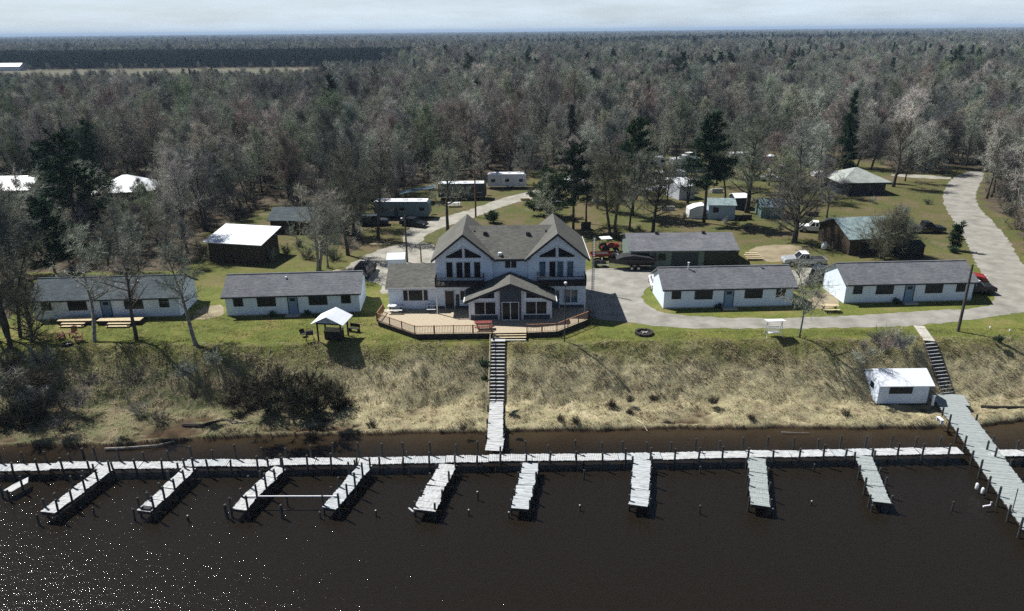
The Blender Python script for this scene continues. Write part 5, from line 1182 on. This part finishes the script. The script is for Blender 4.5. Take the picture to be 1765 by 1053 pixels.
# teal-roofed workshop
x, y = at(1462, 440); t = shed('workshop', 'brown workshop with weathered teal metal roof behind the rightmost cabin', 'workshop', x, y, R(7), 8.6, 8.5, 2.6, 4.4, M['brown'], M['metal_teal'], .5, doors=((3, 2.2, 2.1, M['black_matt']),), wins=((6.5, 1, 1.2, .9),))
x, y = at(1432, 405); tag(MB().tube([(0, 0, 0), (0, 0, 2.3), (0, 0, 2.6)], [1.25, 1.25, .3], 14).build('storage_tank', M['dark_side']), 'dark round storage tank left of the teal-roofed workshop', 'tank').location = (x+.3, y+.6, 0)
x, y = at(1565, 447); shed('shadow_block', 'low black block standing in for the shadow at the right end of the brown workshop', 'shed', x-1, y, R(2), 3.1, 3, 1.9, 2.3, M['black_matt'], M['black_matt'], .1)  # black block put where the workshop's shadow lies
x, y = at(1420, 430); tag(MB().tube([(0, 0, 0), (0, 0, .2), (0, 0, .9), (0, 0, 1.1)], [.2, .42, .42, .2], 12).build('white_tank', M['white_paint'], smooth=True), 'small white tank on the grass above the silver pickup', 'tank').location = (x, y, 0)
# behind lodge: round clipped shrub
x, y = at(848, 384); o = bpy.data.objects.new('round_shrub', tri_mesh('round_shrub', bush(500, 1.3, 1.5, 3600, 40, .035, True), M['leaf_green'])); COL.objects.link(o); o.location = (x, y, .5); tag(o, 'round dark shrub showing above the middle of the lodge ridge', 'shrub')
# more campers, cars and clutter of the far yard
trailer('short white camper at the far yard edge left of the white camper', 1108, 290, 5.2, 2.3, 2.6, M['grey_side'], rz=R(-10), bays=2)
trailer('white fifth camper behind the large forked tree', 1258, 286, 6.4, 2.4, 2.9, M['grey_side'], rz=R(4))
trailer('dark camper with pale roof between the forked tree and the white pickup', 1300, 292, 5.8, 2.4, 2.8, M['dark_side'], rz=R(12), bays=2)
trailer('white camper at the back of the far yard under the wood edge', 1368, 276, 6.8, 2.4, 3.0, M['grey_side'], rz=R(-6))
x, y = at(1215, 296); car('dark car in the far yard just right of the tall pine trunk', x, y, R(15), M['dark_side'], 'suv')
x, y = at(1330, 312); car('silver car in the far yard below the white pickup', x, y, R(-12), M['silver'], 'car')
x, y = at(1425, 278); car('black car under the wood edge left of the tall spruce', x, y, R(25), M['black'], 'suv')
x, y = at(1385, 400); car('old white pickup behind the spreading oak, left of the storage tank', x+1.8, y, R(160), M['white_paint'], 'pickup', 'pickup truck', 5.0)
for k, (px, py, w_, h_, mt, lb) in enumerate(((1150, 362, 2.4, .8, 'wood_grey', 'low grey stack of boards on the grass left of the blue-fronted shed'), (1285, 378, 2.0, .9, 'brown', 'brown woodpile between the dark shed and the green shed'), (1355, 352, 2.6, .7, 'white_paint', 'white-covered woodpile right of the green shed'), (1400, 372, 1.8, .8, 'wood_dark', 'dark woodpile behind the storage tank'), (1030, 348, 2.2, .7, 'white_paint', 'white-covered pile in the pine shade behind the lodge'), (905, 345, 1.8, .5, 'wood_tan', 'tan board pile at the bend of the gravel track'), (585, 470, 2.0, .4, 'wood_tan', 'tan boards on the ground behind the second cabin'), (1235, 332, 2.5, .9, 'wood_grey', 'grey pile behind the blue-fronted shed'), (1010, 395, 1.6, 1.3, 'wood_dark', 'dark woodpile against the back right corner of the lodge'))):
    x, y = at(px, py); m = MB(); rgp = random.Random(k)
    for q in range(7): m.obox(rgp.uniform(-.1, .1), (q % 3-1)*.35, h_*(q//3+.5)/3, w_*rgp.uniform(.8, 1), .3, h_/3.3, rz=rgp.uniform(-.06, .06))
    tag(m.build('pile', M[mt]), lb, 'pile').location = (x, y, 0)
# clutter in the far yards: tarps, boats
for k, (px, py, rz, s, lb) in enumerate(((948, 345, .2, 1.0, 'white boat under a tarpaulin at the end of the gravel track'), (962, 357, -.2, .8, 'smaller white rowing boat just in front of the tarpaulined boat'), (935, 360, .1, .6, 'white dinghy lying under the low pine boughs'), (1190, 318, .3, .9, 'pale upturned boat behind the tall pine'), (1240, 303, -.1, 1.1, 'white boat in the far yard right of the tall pine'), (1415, 304, .2, .9, 'white boat on the far yard next to the spruce trunk'))):
    x, y = at(px, py); t = thing('small_boat', lb, 'boat', (x, y, .15), rz, 'boats laid up in the yard'); hull(4.8*s, 1.9*s, .8*s).build('hull', M['white_paint'], t); MB().prism([(-2.2*s, .8*s), (1.7*s, .8*s), (.4*s, 1.15*s), (-1.6*s, 1.1*s)], -.8*s, .8*s, 'y').build('cover', M['metal_white'], t)
x, y = at(990, 330); t = thing('white_tent', 'white frame tent behind the pine trunk at the end of the track', 'tent', (x, y, 0), .2); m = MB(); gable_roof(m, -2.4, 2.4, -2, 2, 2.1, 3.0, .05, 'y'); m.build('roof', M['metal_white'], t); MB().box(-2.1, 2.1, 1.8, 1.85, 0, 2.2).box(2.05, 2.1, -1.8, 1.79, 0, 2.1).build('side_panel', M['white_paint'], t)
for sx in (-2.1, 2.1): MB().tube([(sx, -1.8, 0), (sx, -1.8, 2.1)], .04, 5).build('post', M['chrome'], t)
x, y = at(1125, 345); t = thing('white_tent', 'white sloping canopy in the shade between the two bare trees behind the garage', 'tent', (x, y, 0), .1); MB().prism([(-2, 1.9), (2, 2.6), (2, 2.66), (-2, 1.96)], -1.6, 1.6, 'y').build('roof', M['metal_white'], t)
for sx, hh in ((-1.9, 1.9), (1.9, 2.5)): MB().tube([(sx, -1.5, 0), (sx, -1.5, hh)], .04, 5).build('post', M['chrome'], t)
# far barn and field houses
x, y = G(18, 122); t = shed('far_barn', 'distant white-roofed barn at the far field, upper left corner', 'barn', x-11, y, 0, 20, 10, 4, 6.5, M['grey_side'], M['metal_white'], .5)
x, y = G(120, 118); t = shed('far_barn', 'distant long brown barn at the far field right of the white-roofed one', 'barn', x-10, y, 0, 30, 10, 4, 7, M['brown'], M['roof_dark'], .5)
# ------------------------------------------------------------------ individual trees of the yards
def yard(label, cat, px, py, gen, H, bk='bark', tw='twigs', nm='bare_tree', rz=0, group=None, z=None, **kw):
    x, y = G(px, py); zz = 0 if z is None else z
    for _ in range(5):
        if z is None: zz = gz(x, y); x, y = G(px, py, zz)
    var = mk_variant(gen, M[bk], M[tw], RND.randint(1, 9999), H=H, **kw)
    return plant_tree(nm, label, cat, var, x, y, 1.0, rz, group, z=zz)
yard('tall bare tree rising behind the left gable, its side branch low on the left', 'tree', 772, 402, bare_tree, 13, spread=4.5, trunk_r=.3, bole=.35, nl=12, dens=1.05)
yard('left of two close bare trunks behind the right gable', 'tree', 1051, 412, bare_tree, 13.5, spread=3.6, trunk_r=.26, bole=.35, nl=12, tw='twigs_dark')
yard('right of two close bare trunks behind the right gable', 'tree', 1060, 413, bare_tree, 12.5, spread=3.8, trunk_r=.28, bole=.35, nl=12, tw='twigs_dark')
yard('bare tree standing just behind the garage roof', 'tree', 1125, 404, bare_tree, 11, spread=3.8, trunk_r=.32, bole=.3, nl=12, tw='twigs_dark')
yard('broad low spreading oak on the grass behind the silver pickup', 'tree', 1369, 418, bare_tree, 9.0, spread=6.6, trunk_r=.42, bole=.2, nl=16, tw='twigs_dark', dens=1.35, upsweep=.45, rz=0)
yard('large forked bare tree right of the blue-fronted shed', 'tree', 1287, 366, bare_tree, 15, spread=5.5, trunk_r=.4, bole=.25, nl=13, fork=2, dens=1.1)
yard('pale-barked tree behind the roof of the second cabin', 'tree', 548, 466, bare_tree, 12, spread=5, trunk_r=.24, bole=.25, nl=12, fork=2, bk='bark_pale', dens=1.1)
yard('slim bare tree beside the pale-barked one behind the second cabin', 'tree', 566, 462, bare_tree, 9, spread=3, trunk_r=.14, bole=.3, nl=9, bk='bark_pale')
yard('bushy dark bare tree in front of the brown workshop', 'tree', 1520, 446, bare_tree, 6.5, spread=4.2, trunk_r=.2, bole=.12, nl=14, fork=3, tw='twigs_dark', dens=1.0, upsweep=1.0)
yard('second bushy bare tree between workshop and rightmost cabin', 'tree', 1550, 440, bare_tree, 6, spread=3.4, trunk_r=.16, bole=.12, nl=12, fork=3, dens=1.2, upsweep=1.2)
yard('young bare tree with lichen-green trunk on the lawn right of the garden swing', 'tree', 1378, 582, bare_tree, 8.0, spread=4.3, trunk_r=.1, bole=.35, nl=8, fork=1, bk='bark_green', tw='twigs', dens=.85, upsweep=.5)
yard('bare tree with thick shade right of the hip-roofed house', 'tree', 1540, 322, bare_tree, 13, spread=4.6, trunk_r=.3, bole=.2, nl=14, tw='twigs_dark', dens=1.2)
for k, (px, py, H_) in enumerate(((652, 412, 14), (600, 440, 13), (610, 405, 14), (880, 300, 14), (1020, 330, 13), (1165, 300, 14))):
    yard('bare tree at the yard edge, %s' % ('right beside the pale boards', 'nearest the black SUV', 'behind the dark green car', 'behind the pale grey trailer', 'behind the white tent', 'behind the white camper')[k], 'tree', px, py, bare_tree, H_, spread=4.2, trunk_r=.26, bole=.3, nl=12, tw='twigs_dark' if k < 3 else 'twigs', dens=1.1)
for k, (px, py, H_, sp_, ln) in enumerate(((165, 608, 13, 4.2, (-.12, .3)), (240, 608, 12.5, 3.4, (-.05, .1)), (340, 598, 11, 3.2, (-.28, .25)), (30, 622, 15, 4, (-.05, 0)), (40, 618, 14.5, 3.6, (.02, .05)), (8, 640, 14, 4.4, (-.1, -.05)), (-20, 600, 15, 5, (0, 0)), (18, 600, 14, 4.5, (.08, .1)), (55, 655, 11, 4, (.1, 0)), (-5, 690, 12, 4.5, (.1, 0)), (75, 640, 10, 3.4, (-.1, .1)))):
    yard(('leaning bare tree with forked trunk right of the wooden armchairs', 'straight dark bare tree on the bluff edge in front of the leftmost cabin', 'crooked bare tree leaning left at the right end of the leftmost cabin', 'left of a pair of tall dark trunks at the left picture edge', 'right of a pair of tall dark trunks at the left picture edge', 'leaning tree on the bluff in the lower left wood', 'tree cut by the left picture edge above the bluff', 'bare tree just above the leaning tree in the lower left wood', 'shorter tree halfway down the bluff in the lower left wood', 'tree low on the bluff cut by the left picture edge', 'small tree on the bluff below the three wooden armchairs')[k], 'tree', px, py, bare_tree, H_, spread=sp_, trunk_r=.22, bole=.42, nl=9, lean=ln, rz=0, dens=.85, bk='bark_pale' if k in (0, 2) else 'bark', tw='twigs' if k < 3 else 'twigs_dark')
for k, (px, py, H_, bs, sp_, shp) in enumerate(((1213, 384, 17.5, .34, 3.4, 'pine'), (988, 398, 13.5, .3, 3.8, 'pine'), (1090, 372, 16.3, .22, 3.6, 'pine'), (1452, 308, 18, .1, 2.6, 'spruce'), (140, 420, 16.5, .1, 5.0, 'pine'), (942, 372, 7.5, .08, 3.2, 'pine'), (1112, 250, 17, .1, 2.3, 'spruce'), (985, 275, 13, .1, 2.4, 'spruce'), (82, 350, 10, .15, 2.6, 'pine'), (1640, 431, 3.6, .1, .5, 'spruce'), (1648, 432, 4.2, .1, .45, 'spruce'), (1765, 262, 12, .1, 3.4, 'pine'), (95, 470, 10, .1, 3.2, 'pine'))):
    lb = ('tall pine with bare lower trunk in front of the blue-fronted shed', 'dark pine behind the right gable with drooping wide crown', 'tall dark pine between the lodge and the tall pine with the shed', 'tall narrow spruce left of the hip-roofed house', 'huge dark pine in the left wood above the leftmost cabin', 'low spreading pine over the white boats', 'narrow spruce deep in the wood above the middle pine', 'narrow spruce deep in the wood above the right gable', 'smaller dark pine behind and left of the huge pine in the left wood', 'left of two small saplings beside the road', 'right of two small saplings beside the road', 'dark pine cut by the right picture edge', 'smaller dark pine just above the leftmost cabin')[k]
    yard(lb, 'evergreen' if H_ > 4 else 'sapling', px, py, pine, H_, tw='needles', nm='evergreen_tree', base=bs, spread=sp_, shape=shp, dens=1.5 if H_ > 14 else (1 if H_ > 5 else .2))
for k, (px, py) in enumerate([(955, 300), (1010, 300), (1040, 318), (1075, 300), (1100, 285), (1140, 290), (1205, 285), (1235, 320), (1262, 300), (1275, 280), (1310, 300), (1325, 320), (1370, 318), (1395, 300), (1420, 320), (1435, 285), (1475, 290), (1380, 345), (1150, 350), (1030, 360), (1010, 385), (1085, 398), (1345, 275), (1500, 292), (1560, 312), (905, 318), (700, 345), (830, 322), (1060, 330), (1120, 315), (1185, 350), (1250, 345), (1295, 330), (1340, 345), (1405, 335), (1425, 375), (985, 345), (1095, 345), (1220, 300), (945, 392)]):
    t = plant_tree('bare_tree', 'leafless grey tree standing among the sheds and boats of the far yard', 'tree', DEC[k % 7], *G(px, py), RND.uniform(.7, 1.0), group='leafless trees among the sheds of the far yard')
# ------------------------------------------------------------------ brush on the bluff
BRUSH = [tri_mesh('bush_twigs', bush(340+i, 1.4, 1.4, 950, 20, .038), M['brush']) for i in range(4)]
bl = [(465, 705, 1.2, 'D'), (545, 708, 1.1, 'D'), (585, 705, 1.0, 'D'), (480, 655, 1.0, 'D'), (405, 700, 1.2, 'D'), (455, 675, 1.3, 'D'), (500, 700, 1.4, 'D'), (560, 675, 1.2, 'D'), (525, 700, 1.4, 'D'), (430, 705, 1.2, 'D'), (440, 690, 1.5, 'D'), (475, 700, 1.5, 'D'), (510, 690, 1.6, 'D'), (545, 695, 1.5, 'D'), (575, 690, 1.4, 'D'), (420, 680, 1.3, 'D'), (490, 670, 1.3, 'D'), (530, 665, 1.2, 'D'), (596, 700, .8, 'D')]
for px, py, s, k in bl: place_bush(px, py, s, 'dark tangled bush in the thicket on the bluff below the picnic shelter', 'bushes of the dark thicket below the shelter', mesh=BRUSH[RND.randint(0, 3)])
for px, py in [(5, 650), (25, 665), (45, 690), (70, 715), (20, 715), (5, 690), (35, 640), (60, 680), (60, 660), (90, 690), (130, 700), (30, 700), (10, 730), (50, 735), (160, 660), (240, 715), (270, 730), (100, 735), (230, 660), (320, 650), (340, 690), (360, 630), (15, 670), (75, 630)]:
    place_bush(px+RND.uniform(-8, 8), py+RND.uniform(-6, 6), RND.uniform(1.0, 1.7), 'leafless grey bush on the wooded bluff below the leftmost cabin', 'grey bushes on the bluff below the leftmost cabin', mesh=(BUSHM+BUSHP+BRUSH[:2])[RND.randint(0, 9)])
for px, py, s in [(1488, 600, .7), (1505, 612, .75), (1525, 600, 1.0), (1550, 598, 1.1), (1566, 592, .9), (1480, 622, .8), (1535, 585, 1.1), (1512, 588, 1.0)]:
    place_bush(px, py, s, 'twiggy grey-brown bush on the bluff above the boathouse', 'twiggy bushes above the boathouse', mesh=BUSHP[RND.randint(0, 3)])
for px, py, s in [(1054, 700, .55), (1085, 692, .5), (1125, 690, .55), (1230, 695, .6), (990, 728, .5), (965, 725, .45), (1085, 712, .4), (1295, 722, .4), (1460, 716, .5), (640, 735, .5), (800, 740, .4)]:
    place_bush(px, py, s, 'low dark brown tuft on the dry grass near the waterline', 'dark tufts near the waterline', mesh=BRUSH[RND.randint(0, 3)], name='grass_tuft')
place_bush(834, 632, .75, 'dark green bush touching the left handrail of the long stairs', mesh=BUSHG[0]); place_bush(836, 655, .5, 'small green bush lower down beside the handrail of the long stairs', mesh=BUSHG[1])
place_bush(1643, 436, .9, 'low leafy bush around the foot of the two saplings', mesh=BUSHG[1], z=0); place_bush(1722, 588, .6, 'small dark green bush on the slope right of the utility pole', mesh=BUSHG[1])
for px, py, s in [(1375, 500, 1.0), (1395, 492, 1.1), (1410, 512, .8), (1720, 340, 2.2), (1740, 370, 2.2), (1755, 395, 2.0), (1725, 310, 2.2), (1600, 285, 2.0), (1630, 280, 2.2), (1570, 292, 2.0)]:
    place_bush(px, py, s, 'leafless bush between the two right cabins' if px < 1420 else 'dark leafless thicket bush at the edge of the gravel road', 'bushes between the right cabins' if px < 1420 else 'thicket bushes by the road', mesh=BUSHP[1] if px < 1420 else BUSHM[RND.randint(0, 3)], z=0)
for px, py in [(440, 452), (470, 448), (495, 440), (515, 425), (530, 445), (560, 435), (580, 420), (500, 405), (540, 410), (575, 448), (600, 425), (590, 400), (350, 440), (372, 446), (610, 405), (555, 395)]:
    place_bush(px, py, RND.uniform(.9, 1.6), 'leafless brown bush in the scrub behind the roof of the second cabin', 'bushes of the scrub behind the second cabin', mesh=(BUSHM+BUSHP)[RND.randint(0, 7)], z=0)
for px, py in [(1300, 345), (1345, 395), (1410, 395), (1180, 375), (1285, 395), (1440, 345), (1250, 385), (1100, 395), (1075, 430), (1385, 350), (1505, 350), (1560, 365), (1600, 352), (1160, 315), (980, 350), (915, 335)]:
    place_bush(px, py, RND.uniform(.5, 1.0), 'low brown bush in the patchy grass between the far sheds', 'low bushes between the far sheds', mesh=(BUSHM+BUSHP)[RND.randint(0, 7)], z=0)
# driftwood on the shore
def drift(label, pts, r_, mat):
    o = []
    for px, py in pts:
        x, y = G(px, py, -4.6); z = max(gz(x, y), -4.95); o.append((x, y, z+.12))
    tag(MB().tube(o, [r_*(1-.6*i/len(o)) for i in range(len(o))], 6).build('driftwood', mat), label, 'driftwood', 'driftwood on the shore')
drift('long pale driftwood trunk at the waterline below the leftmost cabin', [(180, 770), (220, 768), (270, 764), (300, 757)], .13, M['bark_pale'])
drift('dark fallen log with fork on the dry shore below the left bluff', [(315, 730), (350, 735), (385, 726), (410, 733)], .2, M['wood_dark'])
drift('pale fallen branch right of the dark forked log', [(400, 734), (420, 732), (435, 730)], .09, M['bark_pale'])
drift('thin pale stick on the shore at the kinked pier', [(1098, 726), (1108, 733), (1116, 739)], .05, M['wood_tan'])
drift('pale stick at the waterline under the plain pier', [(1348, 741), (1370, 742), (1395, 742)], .05, M['bark_pale'])
drift('pale bent snag standing in the dark thicket', [(452, 704), (462, 688), (474, 668)], .07, M['bark_pale'])
drift('dark fallen log at the water right of the ramp', [(1690, 702), (1720, 706), (1765, 708)], .14, M['wood_dark'])
x, y = G(478, 655); zz = gz(x, y); x, y = G(478, 655, zz); t = tag(MB().tube([(0, 0, -.2), (.02, 0, .9), (-.05, .05, 1.5)], [.12, .1, .06], 7).build('tree_stump', M['bark_pale']), 'pale broken stump above the dark thicket', 'stump'); t.location = (x, y, zz)
for px, py, lb in ((1080, 714, 'white plastic jug near the waterline'), (1706, 567, 'small white post on the slope right of the utility pole'), (1740, 572, 'white stone on the slope near the right picture edge')):
    x, y = G(px, py); zz = gz(x, y); x, y = G(px, py, zz); tag(MB().tube([(0, 0, 0), (0, 0, .08), (0, 0, .25), (0, 0, .32)], [.04, .08, .08, .03], 8).build('white_litter' if 'jug' in lb else 'marker', M['white_paint']), lb, 'litter' if 'jug' in lb else 'marker').location = (x, y, zz)
# ------------------------------------------------------------------ dry grass on the bluff, short grass on the lawn
gr = np.random.default_rng(5)
def blades(name, n, xr, yr, hm, wm, lean, mat, clump, keep=None):
    c = np.stack([gr.uniform(*xr, n//clump), gr.uniform(*yr, n//clump)], -1)
    p = np.repeat(c, clump, 0)+gr.normal(size=(n//clump*clump, 2))*.16
    z = bluff_z(p[:, 0], p[:, 1]); k = (z > -4.7)
    if keep is not None: k &= keep(p)
    p = p[k]; z = z[k]; m = len(p)
    D = norm(np.stack([gr.normal(size=m)*.5, -lean+gr.normal(size=m)*.35, np.full(m, .75)], -1))
    sz = .55+.9*np.abs(np.sin(p[:, 0]*.7+np.sin(p[:, 1]*1.3)*2)*np.cos(p[:, 1]*.9+p[:, 0]*.3))
    v = slivers(np.stack([p[:, 0], p[:, 1], z-.02], -1), D, gr.uniform(.5, 1.1, m)*hm*sz, gr.uniform(.6, 1.3, m)*wm, gr)
    o = bpy.data.objects.new(name, tri_mesh(name, v, mat)); COL.objects.link(o); tag(o, kind='stuff'); return o
M['dry_blade'] = pmat('dry_blade', (.6, .53, .37), (.27, .23, .145), rough=.9, scale=.55, detail=9, lo=.32, hi=.62)
M['lawn_blade'] = pmat('lawn_blade', (.125, .14, .04), (.24, .205, .1), rough=.9, scale=.3, detail=8, lo=.35, hi=.65)
for nm in ('dry_blade', 'lawn_blade'):          # thin blades let light through
    nt = M[nm].node_tree; B_ = nt.nodes['Principled BSDF']; tr_ = nt.nodes.new('ShaderNodeBsdfTranslucent'); ms_ = nt.nodes.new('ShaderNodeMixShader'); ms_.inputs[0].default_value = .45
    nt.links.new(B_.inputs['Base Color'].links[0].from_socket, tr_.inputs[0]); nt.links.new(B_.outputs[0], ms_.inputs[1]); nt.links.new(tr_.outputs[0], ms_.inputs[2]); nt.links.new(ms_.outputs[0], nt.nodes['Material Output'].inputs['Surface'])
blades('dry_grass', 120000, (-52, 58), (58, 70.2), .34, .05, .9, M['dry_blade'], 10)
blades('lawn_grass', 110000, (-50, 58), (67.6, 79), .16, .05, .1, M['lawn_blade'], 5, keep=lambda p: inpoly(p[:, 0], p[:, 1], CLEAR) & ~inpoly(p[:, 0], p[:, 1], DP) & ~((p[:, 0] > 9.5) & (p[:, 1] > 72.3)))
